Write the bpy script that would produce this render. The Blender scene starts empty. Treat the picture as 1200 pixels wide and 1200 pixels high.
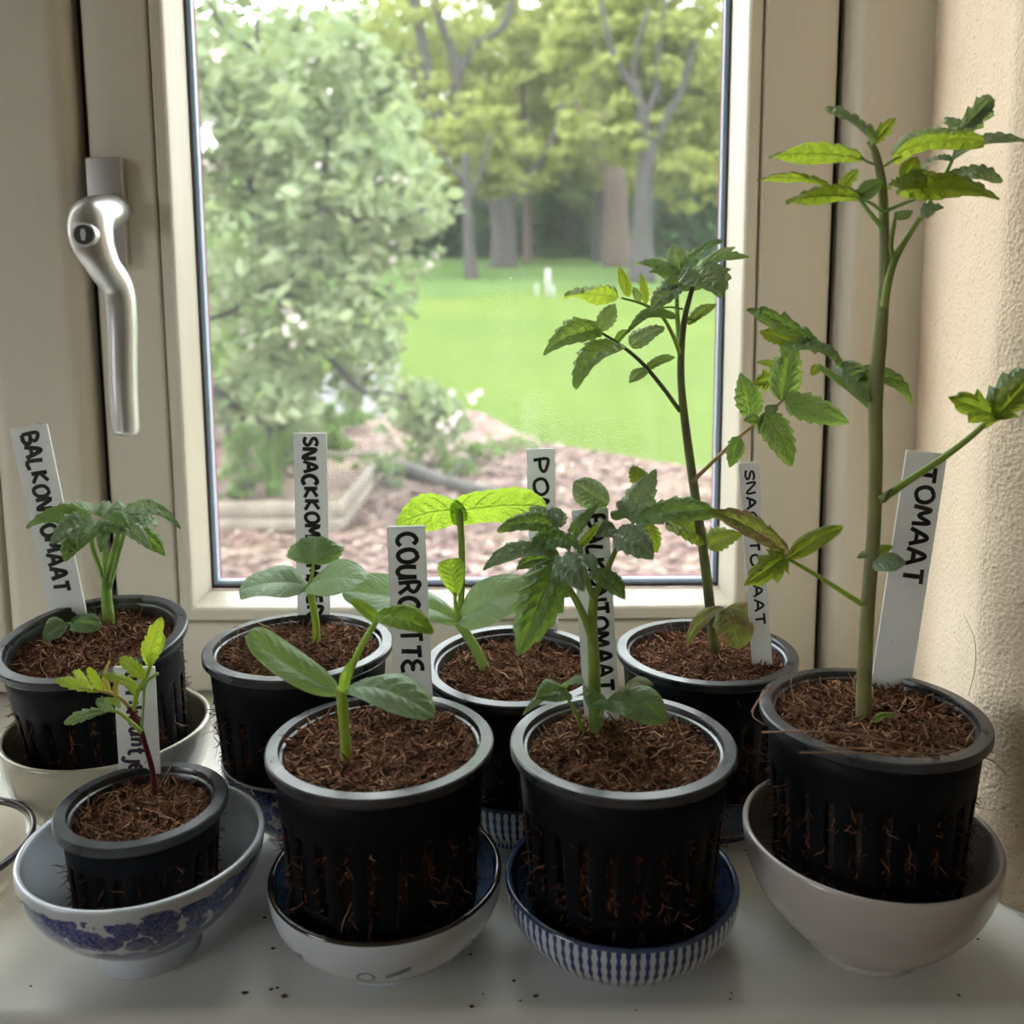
import bpy, bmesh, math, random
import numpy as np
from mathutils import Vector, Matrix, noise as mnoise
random.seed(7)
rng = np.random.default_rng(7)
SC = bpy.context.scene
COL = SC.collection

# ------------------------------------------------------------------ camera
F_PX, U0, V0 = 1108.0, 600.0, 488.0
PITCH, ROLL = math.radians(7.6), math.radians(0.3)
CAM = np.array([0.0, -0.6, 0.267])
_fw = np.array([0, math.cos(PITCH), -math.sin(PITCH)])
_up = np.array([0, math.sin(PITCH), math.cos(PITCH)])
_rt = np.array([1.0, 0, 0])
R2 = math.cos(ROLL)*_rt - math.sin(ROLL)*_up
U2 = math.cos(ROLL)*_up + math.sin(ROLL)*_rt
cd = bpy.data.cameras.new('camera')
cam = bpy.data.objects.new('camera', cd); COL.objects.link(cam)
cam.matrix_world = Matrix(((R2[0], U2[0], -_fw[0], CAM[0]), (R2[1], U2[1], -_fw[1], CAM[1]),
                           (R2[2], U2[2], -_fw[2], CAM[2]), (0, 0, 0, 1)))
cd.sensor_width = 36.0
cd.lens = 36.0*F_PX/1200.0
cd.shift_y = -(600.0 - V0)/1200.0
cd.clip_start, cd.clip_end = 0.02, 400
cd.dof.use_dof = True
cd.dof.focus_distance = 0.44
cd.dof.aperture_fstop = 10.5
SC.camera = cam

# ------------------------------------------------------------------ world, exposure
W = bpy.data.worlds.new('world'); SC.world = W; W.use_nodes = True
bgn = W.node_tree.nodes['Background']
bgn.inputs[0].default_value = (0.93, 0.97, 1.0, 1)
bgn.inputs[1].default_value = 6.8
SC.view_settings.view_transform = 'Standard'
SC.view_settings.look = 'None'
SC.view_settings.exposure = 0.12
SC.view_settings.gamma = 1.0
SC.view_settings.use_curve_mapping = False
SC.cycles.sample_clamp_indirect = 6.0
SC.cycles.max_bounces = 10
SC.cycles.transparent_max_bounces = 24
sun = bpy.data.lights.new('sun', 'SUN'); sun.energy = 2.0; sun.angle = math.radians(40); sun.color = (1, 0.95, 0.85)
suno = bpy.data.objects.new('sun', sun); COL.objects.link(suno)
suno.rotation_euler = Vector((0.35, 0.25, -0.9)).to_track_quat('-Z', 'Y').to_euler()

# ------------------------------------------------------------------ pixel -> place
def ray(u, v): return _fw + R2*(u-U0)/F_PX - U2*(v-V0)/F_PX
def P(u, v, y):
    d = ray(u, v); return CAM + d*(y-CAM[1])/d[1]
def Pz(u, v, z):
    d = ray(u, v); return CAM + d*(z-CAM[2])/d[2]
def proj(p):
    d = np.asarray(p)-CAM; z = d@_fw
    return np.array([U0+F_PX*(d@R2)/z, V0-F_PX*(d@U2)/z])
def ground_z(x, y):
    pts = [(-60, -1.0), (7.5, -1.0), (22, 0.16), (42, 1.62), (46, 1.85), (60, 3.6), (140, 12.0)]
    z = float(np.interp(y, [p[0] for p in pts], [p[1] for p in pts]))
    return z
def G(u, v):
    d = ray(u, v); a, b = 2.0, 150.0
    for _ in range(50):
        m = (a+b)/2; p = CAM+d*m
        if p[2] > ground_z(p[0], p[1]): a = m
        else: b = m
    p = CAM+d*a
    return np.array([p[0], p[1], ground_z(p[0], p[1])])

# ------------------------------------------------------------------ materials
class NT:
    def __init__(s, name):
        s.m = bpy.data.materials.new(name); s.m.use_nodes = True
        s.t = s.m.node_tree; s.n = s.t.nodes; s.l = s.t.links
        s.bsdf = s.n['Principled BSDF']; s.out = s.n['Material Output']
    def node(s, typ, ins=None, **kw):
        n = s.n.new(typ)
        for k, v in kw.items(): setattr(n, k, v)
        for k, v in (ins or {}).items():
            if hasattr(v, 'is_output') or isinstance(v, bpy.types.NodeSocket): s.l.new(v, n.inputs[k])
            else: n.inputs[k].default_value = v
        return n
    def noise(s, scale, detail=4, vec=None, rough=0.55, dist=0.0):
        ins = {'Scale': scale, 'Detail': detail, 'Roughness': rough, 'Distortion': dist}
        if vec is not None: ins['Vector'] = vec
        return s.node('ShaderNodeTexNoise', ins)
    def ramp(s, fac, stops):
        r = s.node('ShaderNodeValToRGB', {'Fac': fac}); e = r.color_ramp.elements
        while len(e) < len(stops): e.new(0.5)
        for q, (p, c) in zip(e, stops):
            q.position = p; q.color = (*c, 1) if len(c) == 3 else c
        return r.outputs[0]
    def math(s, op, a, b=None, c=None):
        ins = {0: a}
        if b is not None: ins[1] = b
        if c is not None: ins[2] = c
        return s.node('ShaderNodeMath', ins, operation=op).outputs[0]
    def mix(s, fac, a, b, mode='MIX'):
        n = s.n.new('ShaderNodeMix'); n.data_type = 'RGBA'; n.blend_type = mode
        for k, v in ((0, fac), (6, a), (7, b)):
            if isinstance(v, bpy.types.NodeSocket): s.l.new(v, n.inputs[k])
            else: n.inputs[k].default_value = v if k == 0 else ((*v, 1) if len(v) == 3 else v)
        return n.outputs[2]
    def set(s, **kw):
        for k, v in kw.items():
            k = {'color': 'Base Color', 'rough': 'Roughness', 'metal': 'Metallic', 'coat': 'Coat Weight', 'spec': 'Specular IOR Level', 'normal': 'Normal',
                 'trans': 'Transmission Weight', 'ior': 'IOR'}[k]
            if isinstance(v, bpy.types.NodeSocket): s.l.new(v, s.bsdf.inputs[k])
            else: s.bsdf.inputs[k].default_value = (*v, 1) if isinstance(v, tuple) and len(v) == 3 else v
        return s
    def bump(s, h, strength, dist):
        return s.node('ShaderNodeBump', {'Height': h, 'Strength': strength, 'Distance': dist}).outputs[0]
    def pos(s): return s.node('ShaderNodeNewGeometry').outputs['Position']
    def obj(s): return s.node('ShaderNodeTexCoord').outputs['Object']
    def uv(s): return s.node('ShaderNodeTexCoord').outputs['UV']

M = {}
def simple(name, col, rough=0.5, var=0.0, vscale=30.0, **kw):
    t = NT(name)
    if var:
        n = t.noise(vscale, 5, t.obj())
        c = t.ramp(n.outputs[0], [(0.3, tuple(x*(1-var) for x in col)), (0.7, tuple(min(1, x*(1+var)) for x in col))])
        t.set(color=c)
    else: t.set(color=col)
    t.set(rough=rough, **kw); M[name] = t.m; return t

def paint(name, col, axis):
    """painted wood: brushed grain along one axis"""
    t = NT(name)
    sc = {'z': (220, 220, 5), 'x': (5, 220, 220), 'y': (220, 5, 220)}[axis]
    mp = t.node('ShaderNodeMapping', {'Vector': t.pos(), 'Scale': sc})
    g = t.noise(1.0, 5, mp.outputs[0])
    b = t.noise(9.0, 4, t.pos())
    c = t.ramp(b.outputs[0], [(0.3, tuple(x*0.95 for x in col)), (0.75, col)])
    sp = t.noise(160.0, 2, t.pos())
    c = t.mix(t.ramp(sp.outputs[0], [(0.77, (0, 0, 0)), (0.79, (1, 1, 1))]), c, (0.16, 0.13, 0.1))
    t.set(color=c, rough=0.38, normal=t.bump(g.outputs[0], 0.22, 0.001)); M[name] = t.m
paint('paint_v', (0.70, 0.64, 0.53), 'z')
paint('paint_h', (0.70, 0.64, 0.53), 'x')
paint('paint_sill', (0.80, 0.79, 0.74), 'x')
simple('rubber', (0.012, 0.012, 0.016), 0.6)
simple('spacer', (0.32, 0.37, 0.45), 0.4)
simple('sealant', (0.30, 0.04, 0.07), 0.5)
t = simple('satin_metal', (0.62, 0.62, 0.63), 0.33, metal=1.0)
simple('plate_metal', (0.42, 0.40, 0.38), 0.45, metal=0.7)
simple('dark_metal', (0.06, 0.06, 0.06), 0.4, metal=0.8)
# stucco
t = NT('stucco'); n1 = t.noise(420, 4, t.pos()); n2 = t.noise(60, 4, t.pos()); n3 = t.noise(6, 3, t.pos())
v = t.node('ShaderNodeTexVoronoi', {'Vector': t.pos(), 'Scale': 520.0})
h = t.math('ADD', t.math('MULTIPLY', n1.outputs[0], 0.8), t.math('ADD', t.math('MULTIPLY', n2.outputs[0], 0.8), t.math('MULTIPLY', v.outputs[0], 0.5)))
c = t.ramp(n3.outputs[0], [(0.35, (0.76, 0.60, 0.44)), (0.7, (0.84, 0.69, 0.53))])
c = t.mix(t.ramp(n1.outputs[0], [(0.62, (0, 0, 0)), (0.72, (1, 1, 1))]), c, (0.40, 0.31, 0.23))
t.set(color=c, rough=0.9, normal=t.bump(h, 0.6, 0.0016)); M['stucco'] = t.m
simple('room_wall', (0.66, 0.60, 0.52), 0.9, var=0.06, vscale=3)
simple('room_floor', (0.30, 0.20, 0.12), 0.5, var=0.2, vscale=6)
simple('room_ceiling', (0.75, 0.73, 0.70), 0.9)
# window glass: thin pane, slightly dusty
t = NT('pane_glass'); t.n.remove(t.bsdf)
fr = t.node('ShaderNodeFresnel', {'IOR': 1.45})
tr = t.node('ShaderNodeBsdfTransparent', {'Color': (0.97, 0.985, 0.97, 1)})
gl = t.node('ShaderNodeBsdfGlossy', {'Color': (1, 1, 1, 1), 'Roughness': 0.02})
du = t.node('ShaderNodeBsdfTranslucent', {'Color': (0.95, 0.97, 1, 1)})
mx = t.node('ShaderNodeMixShader', {0: fr.outputs[0], 1: tr.outputs[0], 2: gl.outputs[0]})
mp = t.node('ShaderNodeMapping', {'Vector': t.pos(), 'Scale': (60, 60, 6)})
dn = t.noise(1.0, 4, mp.outputs[0]); sp = t.noise(420, 1, t.pos())
dust = t.math('ADD', t.math('MULTIPLY', dn.outputs[0], 0.028), t.math('MULTIPLY', t.math('GREATER_THAN', sp.outputs[0], 0.80), 0.35))
m2 = t.node('ShaderNodeMixShader', {0: dust, 1: mx.outputs[0], 2: du.outputs[0]})
t.l.new(m2.outputs[0], t.out.inputs[0]); M['pane_glass'] = t.m
# smoked table glass
t = NT('smoked_glass'); t.n.remove(t.bsdf)
lw = t.node('ShaderNodeLayerWeight', {'Blend': 0.5}); fr = t.node('ShaderNodeMath', {0: lw.outputs['Facing'], 1: 5.0}, operation='POWER'); fr = t.node('ShaderNodeMath', {0: fr.outputs[0], 1: 0.6, 2: 0.04}, operation='MULTIPLY_ADD')
tr = t.node('ShaderNodeBsdfTransparent', {'Color': (0.86, 0.83, 0.77, 1)})
gl = t.node('ShaderNodeBsdfGlossy', {'Color': (1, 1, 1, 1), 'Roughness': 0.03})
mx = t.node('ShaderNodeMixShader', {0: fr.outputs[0], 1: tr.outputs[0], 2: gl.outputs[0]})
t.l.new(mx.outputs[0], t.out.inputs[0]); M['smoked_glass'] = t.m
simple('smoked_rim', (0.07, 0.065, 0.065), 0.1)
# pots
for nm, ca, cb, sp_, r0_, r1_ in (('pot_black', (0.003, 0.004, 0.006), (0.006, 0.007, 0.010), 0.14, 0.45, 0.62), ('pot_rim', (0.020, 0.023, 0.030), (0.045, 0.050, 0.060), 0.8, 0.24, 0.42)):  # same plastic twice: wall colour darkened for shade, rim lightened for sky sheen
    t = NT(nm); n1 = t.noise(70, 5, t.obj()); n2 = t.noise(900, 2, t.obj())
    c = t.ramp(n1.outputs[0], [(0.4, ca), (0.7, cb)])
    c = t.mix(t.ramp(n2.outputs[0], [(0.70, (0, 0, 0)), (0.74, (1, 1, 1))]), c, (0.09, 0.06, 0.045))
    rr = t.ramp(n1.outputs[0], [(0.3, (r0_,)*3), (0.7, (r1_,)*3)])
    t.set(color=c, rough=rr, spec=sp_, normal=t.bump(n1.outputs[0], 0.1, 0.001)); M[nm] = t.m
# soil
t = NT('coco_soil'); n1 = t.noise(160, 6, t.pos()); n2 = t.noise(40, 3, t.pos())
c = t.ramp(n1.outputs[0], [(0.3, (0.016, 0.009, 0.007)), (0.5, (0.11, 0.05, 0.032)), (0.72, (0.24, 0.115, 0.07))])
t.set(color=c, rough=0.95, spec=0.15, normal=t.bump(n1.outputs[0], 1.0, 0.004)); M['coco_soil'] = t.m
simple('shaded_soil', (0.022, 0.013, 0.010), 0.8, var=0.6, vscale=300)  # root ball soil, its colour darkened for the shade behind the slots
t = NT('coco_fibre'); at = t.node('ShaderNodeAttribute', attribute_name='tint')
c = t.ramp(at.outputs['Fac'], [(0.0, (0.03, 0.015, 0.010)), (0.4, (0.17, 0.075, 0.045)), (0.75, (0.34, 0.165, 0.10)), (1.0, (0.56, 0.38, 0.23))])
t.set(color=c, rough=0.85, spec=0.2); M['coco_fibre'] = t.m
t = NT('label_plastic'); n1 = t.noise(80, 3, t.obj()); n2 = t.noise(700, 2, t.obj())
c = t.ramp(n1.outputs[0], [(0.3, (0.76, 0.76, 0.74)), (0.7, (0.84, 0.84, 0.83))])
c = t.mix(t.ramp(n2.outputs[0], [(0.73, (0, 0, 0)), (0.76, (1, 1, 1))]), c, (0.22, 0.16, 0.12))
t.set(color=c, rough=0.4)
tl = t.node('ShaderNodeBsdfTranslucent', {'Color': (0.85, 0.86, 0.86, 1)})
mx = t.node('ShaderNodeMixShader', {0: 0.30, 1: t.bsdf.outputs[0], 2: tl.outputs[0]}); t.l.new(mx.outputs[0], t.out.inputs[0]); M['label_plastic'] = t.m
simple('marker_ink', (0.008, 0.008, 0.010), 0.45)
simple('marker_violet', (0.035, 0.025, 0.05), 0.45)

def leaf_mat(name, top, glow, vein, fac=0.42, rough=0.42, nv=7.0, spots=None, bstr=0.9):
    t = NT(name)
    s = t.node('ShaderNodeSeparateXYZ', {0: t.uv()})
    a = t.math('ABSOLUTE', t.math('SUBTRACT', t.math('MULTIPLY', s.outputs[0], 2.0), 1.0))
    ph = t.math('SUBTRACT', t.math('MULTIPLY', s.outputs[1], nv), t.math('MULTIPLY', a, nv*0.33))
    lat = t.math('ABSOLUTE', t.math('SUBTRACT', t.math('FRACT', ph), 0.5))      # 0 at vein
    lat = t.math('SUBTRACT', 1.0, t.math('MINIMUM', t.math('MULTIPLY', lat, 14.0), 1.0))
    mid = t.math('SUBTRACT', 1.0, t.math('MINIMUM', t.math('MULTIPLY', a, 18.0), 1.0))
    ve = t.math('MAXIMUM', t.math('MULTIPLY', lat, 0.55), mid)
    n1 = t.noise(9, 4, t.uv()); n2 = t.noise(20, 3, t.uv(), 0.5, 0.6); n4 = t.noise(2.2, 3, t.uv())
    c = t.mix(n1.outputs[0], tuple(x*0.82 for x in top), tuple(min(1, x*1.2) for x in top))
    g = t.mix(n1.outputs[0], tuple(x*0.85 for x in glow), glow)
    if spots:
        m = t.ramp(n4.outputs[0], [(0.46, (0, 0, 0)), (0.60, (1, 1, 1))])
        c = t.mix(m, c, spots); g = t.mix(m, g, spots)
    c = t.mix(t.math('MULTIPLY', ve, 0.8), c, vein); g = t.mix(t.math('MULTIPLY', ve, 0.45), g, tuple(x*0.5 for x in glow))
    h = t.math('SUBTRACT', n2.outputs[0], t.math('MULTIPLY', ve, 0.9))
    nb = t.bump(h, bstr, 0.002)
    t.set(color=c, rough=rough, normal=nb, spec=0.6)
    tl = t.node('ShaderNodeBsdfTranslucent', {'Color': t.mix(1.0, g, (1.25, 1.25, 1.1), 'MULTIPLY'), 'Normal': nb})
    mx = t.node('ShaderNodeMixShader', {0: fac, 1: t.bsdf.outputs[0], 2: tl.outputs[0]})
    t.l.new(mx.outputs[0], t.out.inputs[0]); M[name] = t.m
leaf_mat('tomato_leaf', (0.25, 0.39, 0.22), (0.34, 0.52, 0.07), (0.34, 0.46, 0.28))
leaf_mat('tomato_pale', (0.39, 0.51, 0.40), (0.40, 0.55, 0.14), (0.50, 0.58, 0.46), 0.34)
leaf_mat('tomato_yellow', (0.20, 0.28, 0.07), (0.42, 0.54, 0.05), (0.30, 0.36, 0.12), 0.52)
leaf_mat('tomato_faded', (0.27, 0.33, 0.13), (0.42, 0.47, 0.08), (0.36, 0.36, 0.18), spots=(0.36, 0.21, 0.13))
leaf_mat('cotyledon', (0.29, 0.43, 0.27), (0.36, 0.54, 0.12), (0.42, 0.54, 0.36), 0.30, 0.38, 5.0, bstr=0.35)
leaf_mat('gourd_leaf', (0.24, 0.38, 0.07), (0.50, 0.72, 0.07), (0.38, 0.52, 0.16), 0.5, 0.5, 6.0)
leaf_mat('cucumber_leaf', (0.29, 0.44, 0.27), (0.36, 0.54, 0.12), (0.45, 0.56, 0.38), 0.32, 0.45, 7.0)
leaf_mat('marigold_leaf', (0.34, 0.47, 0.05), (0.60, 0.74, 0.06), (0.34, 0.36, 0.08), 0.45, 0.5, 6.0)
leaf_mat('marigold_green', (0.24, 0.35, 0.17), (0.34, 0.48, 0.08), (0.33, 0.42, 0.24), 0.35, 0.5, 6.0)
leaf_mat('marigold_bronze', (0.36, 0.30, 0.06), (0.56, 0.44, 0.07), (0.36, 0.2, 0.07), 0.45, 0.5, 6.0)
def stem_mat(name, c1, c2):
    t = NT(name); n = t.noise(60, 3, t.pos()); t.set(color=t.ramp(n.outputs[0], [(0.35, c1), (0.65, c2)]), rough=0.5)
    t.bsdf.inputs['Subsurface Weight'].default_value = 0.0
    tl = t.node('ShaderNodeBsdfTranslucent', {'Color': (*[min(1, x*1.6) for x in c2], 1)})
    mx = t.node('ShaderNodeMixShader', {0: 0.25, 1: t.bsdf.outputs[0], 2: tl.outputs[0]})
    t.l.new(mx.outputs[0], t.out.inputs[0]); M[name] = t.m
stem_mat('stem_green', (0.23, 0.31, 0.07), (0.34, 0.43, 0.10))
stem_mat('stem_olive', (0.22, 0.19, 0.11), (0.30, 0.33, 0.12))
stem_mat('stem_dark', (0.10, 0.09, 0.05), (0.17, 0.20, 0.06))
stem_mat('stem_pale', (0.26, 0.40, 0.12), (0.38, 0.52, 0.17))
stem_mat('stem_lime', (0.34, 0.44, 0.08), (0.42, 0.54, 0.10))
stem_mat('stem_red', (0.10, 0.012, 0.02), (0.18, 0.03, 0.035))
stem_mat('stem_bronze', (0.32, 0.22, 0.10), (0.40, 0.30, 0.12))
t = NT('hair'); t.set(color=(0.85, 0.87, 0.8), rough=0.6)
tl = t.node('ShaderNodeBsdfTranslucent', {'Color': (0.9, 0.92, 0.85, 1)})
mx = t.node('ShaderNodeMixShader', {0: 0.6, 1: t.bsdf.outputs[0], 2: tl.outputs[0]}); t.l.new(mx.outputs[0], t.out.inputs[0]); M['hair'] = t.m

# ------------------------------------------------------------------ objects
def link(o, parent=None):
    COL.objects.link(o)
    if parent is not None: o.parent = parent
    return o
def tag(o, label=None, cat=None, group=None, kind=None):
    if label: o['label'] = label
    if cat: o['category'] = cat
    if group: o['group'] = group
    if kind: o['kind'] = kind
    return o
def empty(name, loc=(0, 0, 0), rot=(0, 0, 0), label=None, cat=None, group=None, kind=None, parent=None):
    o = bpy.data.objects.new(name, None); o.location = loc; o.rotation_euler = rot; o.empty_display_size = 0.01
    link(o, parent); return tag(o, label, cat, group, kind)
def mesh_obj(name, verts, faces, mats, parent=None, smooth=True, midx=None, origin=None, uvs=None, tint=None):
    """verts in world (or parent-local) metres; origin moves the object's pivot"""
    v = np.asarray(verts, dtype=np.float64)
    if origin is not None: v = v-np.asarray(origin)
    me = bpy.data.meshes.new(name)
    if isinstance(faces, np.ndarray):
        n, k = faces.shape
        me.vertices.add(len(v)); me.vertices.foreach_set('co', v.astype(np.float32).ravel())
        me.loops.add(n*k); me.loops.foreach_set('vertex_index', faces.astype(np.int32).ravel())
        me.polygons.add(n); me.polygons.foreach_set('loop_start', np.arange(0, n*k, k, dtype=np.int32))
        me.update(calc_edges=True); me.validate()
    else:
        me.from_pydata(v.tolist(), [], faces)
    if smooth: me.polygons.foreach_set('use_smooth', [True]*len(me.polygons))
    for m in (mats if isinstance(mats, (list, tuple)) else [mats]): me.materials.append(M[m])
    if midx is not None: me.polygons.foreach_set('material_index', midx)
    if uvs is not None:
        ul = me.uv_layers.new(name='UVMap'); idx = np.empty(len(me.loops), dtype=np.int32); me.loops.foreach_get('vertex_index', idx)
        ul.data.foreach_set('uv', np.asarray(uvs, dtype=np.float32)[idx].ravel())
    if tint is not None:
        a = me.attributes.new('tint', 'FLOAT', 'POINT'); a.data.foreach_set('value', np.asarray(tint, dtype=np.float32))
    o = bpy.data.objects.new(name, me)
    if origin is not None: o.location = origin
    return link(o, parent)
def box(name, x0, x1, y0, y1, z0, z1, mat, parent=None, bevel=0.0, seg=3):
    c = np.array([(x0+x1)/2, (y0+y1)/2, (z0+z1)/2])
    v = [(x, y, z) for x in (x0, x1) for y in (y0, y1) for z in (z0, z1)]
    f = [(0, 1, 3, 2), (4, 6, 7, 5), (0, 4, 5, 1), (2, 3, 7, 6), (0, 2, 6, 4), (1, 5, 7, 3)]
    o = mesh_obj(name, v, f, mat, parent, smooth=bevel > 0, origin=c)
    if bevel:
        b = o.modifiers.new('bevel', 'BEVEL'); b.width = bevel; b.segments = seg
    return o
def crom(pts, n):
    """smooth curve through points, n samples"""
    p = np.asarray(pts, float)
    if len(p) == 2: return p[0]+(p[1]-p[0])*np.linspace(0, 1, n)[:, None]
    q = np.vstack([2*p[0]-p[1], p, 2*p[-1]-p[-2]]); out = []
    for s in np.linspace(0, len(p)-1, n):
        i = min(int(s), len(p)-2); t = s-i; a, b, c, d = q[i:i+4]
        out.append(0.5*((2*b)+(c-a)*t+(2*a-5*b+4*c-d)*t*t+(3*b-a-3*c+d)*t**3))
    return np.array(out)
def tube_data(pts, rad, seg=10, sub=None, closed=True, flat=None):
    p = crom(pts, sub) if sub else np.asarray(pts, float)
    n = len(p); r = np.interp(np.linspace(0, 1, n), np.linspace(0, 1, len(rad)), rad) if np.ndim(rad) else np.full(n, rad)
    tan = np.gradient(p, axis=0); tan /= np.linalg.norm(tan, axis=1)[:, None]+1e-12
    ref = np.array([0, 0, 1.0]) if abs(tan[0][2]) < 0.9 else np.array([1.0, 0, 0])
    a = np.cross(tan[0], ref); a /= np.linalg.norm(a)
    V, Fc = [], []
    for i in range(n):
        a = a-tan[i]*(a@tan[i]); a /= np.linalg.norm(a); b = np.cross(tan[i], a)
        for k in range(seg):
            th = 2*math.pi*k/seg; V.append(p[i]+r[i]*(math.cos(th)*a+math.sin(th)*b))
    for i in range(n-1):
        for k in range(seg):
            k2 = (k+1) % seg; Fc.append((i*seg+k, i*seg+k2, (i+1)*seg+k2, (i+1)*seg+k))
    if closed: Fc.append(tuple(range(seg))[::-1]); Fc.append(tuple((n-1)*seg+k for k in range(seg)))
    return V, Fc
def tube(name, pts, rad, mat, parent=None, seg=10, sub=None, origin=None):
    V, Fc = tube_data(pts, rad, seg, sub)
    return mesh_obj(name, V, Fc, mat, parent, origin=origin)
def lathe(name, prof, mats, parent=None, seg=72, loc=(0, 0, 0), midx=None, skip=None, sharp=None):
    """prof: (r, z) list; midx: material per band; skip(i, k): leave a face out"""
    V, Fc, mi = [], [], []
    n = len(prof)
    for r, z in prof:
        for k in range(seg):
            a = 2*math.pi*k/seg; V.append((r*math.cos(a), r*math.sin(a), z))
    for i in range(n-1):
        for k in range(seg):
            if skip and skip(i, k): continue
            k2 = (k+1) % seg; Fc.append((i*seg+k, i*seg+k2, (i+1)*seg+k2, (i+1)*seg+k)); mi.append(midx[i] if midx else 0)
    o = mesh_obj(name, V, Fc, mats, parent, midx=mi)
    if sharp: o.data.set_sharp_from_angle(angle=math.radians(sharp))
    o.location = loc
    return o
def strands(name, starts, dirs, length, rad, parent, mat='coco_fibre', curl=0.6, tint=None, k=4, seg=3, origin=None):
    """many thin curly fibres in one mesh (nobody could count them)"""
    n = len(starts); P0 = np.asarray(starts, float); D = np.asarray(dirs, float)
    D /= np.linalg.norm(D, axis=1)[:, None]+1e-9
    L = np.broadcast_to(length, n)/(k-1); Rr = np.broadcast_to(rad, n)
    pts = [P0]; d = D.copy()
    for i in range(k-1):
        d = d+rng.normal(0, curl, (n, 3))*0.7; d /= np.linalg.norm(d, axis=1)[:, None]
        pts.append(pts[-1]+d*L[:, None])
    pts = np.array(pts)                       # k,n,3
    tan = pts[-1]-pts[0]; tan /= np.linalg.norm(tan, axis=1)[:, None]+1e-9
    a = np.cross(tan, rng.normal(0, 1, (n, 3))); a /= np.linalg.norm(a, axis=1)[:, None]+1e-9
    b = np.cross(tan, a)
    V = np.zeros((n, k, seg, 3))
    for i in range(k):
        rr = Rr*(1.0 if i < k-1 else 0.3)
        for j in range(seg):
            th = 2*math.pi*j/seg; V[:, i, j] = pts[i]+(math.cos(th)*a+math.sin(th)*b)*rr[:, None]
    base = np.arange(n)[:, None]*k*seg; fs = []
    for i in range(k-1):
        for j in range(seg):
            j2 = (j+1) % seg
            fs.append(base+np.array([[i*seg+j, i*seg+j2, (i+1)*seg+j2, (i+1)*seg+j]]))
    Fc = np.concatenate(fs)
    tn = np.repeat(tint if tint is not None else rng.random(n), k*seg)
    o = mesh_obj(name, V.reshape(-1, 3), Fc, mat, parent, tint=tn, origin=origin)
    return tag(o, kind='stuff')

# ================================================================== THE ROOM
XL, XR, YB, ZF, ZC = -2.4, 2.0, -3.4, -0.95, 1.95
XRV = 0.2553                                        # where the plaster meets the window frame
WIN_X0, WIN_TOP = -0.86, 1.62
def struct(o): o['kind'] = 'structure'; return o
struct(box('floor', XL-.2, XR+.2, YB-.2, -0.02, ZF-.1, ZF, 'room_floor'))
struct(box('ceiling', XL-.2, XR+.2, YB-.2, 0.0, ZC, ZC+.1, 'room_ceiling'))
struct(box('wall_right', XR, XR+.1, YB, -0.02, ZF, ZC, 'room_wall'))
struct(box('wall_back', XL, XR, YB-.1, YB, ZF, ZC, 'room_wall'))
wl = struct(empty('wall_left', (XL, 0, ZF)))
by0, by1, bz0, bz1 = -2.45, -1.4, 0.15, 1.3         # unseen opening in the left wall, added and sized for fill light
for (a, b, c, d) in ((YB, by0, ZF, ZC), (by1, -.02, ZF, ZC), (by0, by1, ZF, bz0), (by0, by1, bz1, ZC)):
    box('wall_panel', -.1, 0, a, b, c-ZF, d-ZF, 'room_wall', wl)
ww = struct(empty('wall_window', (0, 0, ZF)))
for (a, b, y0, c, d) in ((0.262, XR, -0.233, ZF, ZC), (XL, WIN_X0, -0.233, ZF, ZC), (WIN_X0, 0.262, -0.233, ZF, -0.028), (WIN_X0, 0.262, -0.233, WIN_TOP, ZC)):
    box('wall_panel', a, b, y0, 0.16, c-ZF, d-ZF, 'room_wall', ww)
# plastered reveal, slightly uneven, with a rounded room-side corner
plan = [(XRV+.004, 0.03), (XRV, 0.0)]
for i in range(1, 30): plan.append((XRV+(0.206-XRV)*i/29, -0.197*i/29))
for i in range(1, 15):
    a = math.radians(12+ (90-12)*i/14); r = 0.036
    plan.append((0.206-0.0285+ r*1.0 - 0.0075 + (1-math.cos(math.radians(78*i/14)))*r*1.0, -0.197-math.sin(math.radians(78*i/14))*r))
plan += [(0.30+0.06*i, -0.2335) for i in range(0, 3)]
zs = np.linspace(-0.002, WIN_TOP, 190); V = []
for z in zs:
    for (x, y) in plan:
        w = mnoise.noise(Vector((x*9, y*9, z*9)))*0.0035+mnoise.noise(Vector((x*45, y*45, z*45)))*0.0012+mnoise.noise(Vector((x*190, y*190, z*190)))*0.0004
        fade = min(1, max(0, -y/0.03))
        V.append((x-w*fade*0.9, y-w*fade*0.5, z))
n = len(plan)
Fc = [(i*n+k, i*n+k+1, (i+1)*n+k+1, (i+1)*n+k) for i in range(len(zs)-1) for k in range(n-1)]
rv = struct(mesh_obj('wall_reveal', V, Fc, 'stucco'))
# sill board
sb = struct(box('window_sill', WIN_X0, 0.42, -0.2813, 0.03, -0.028, 0.0, 'paint_sill', bevel=0.006, seg=4)); 

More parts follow.
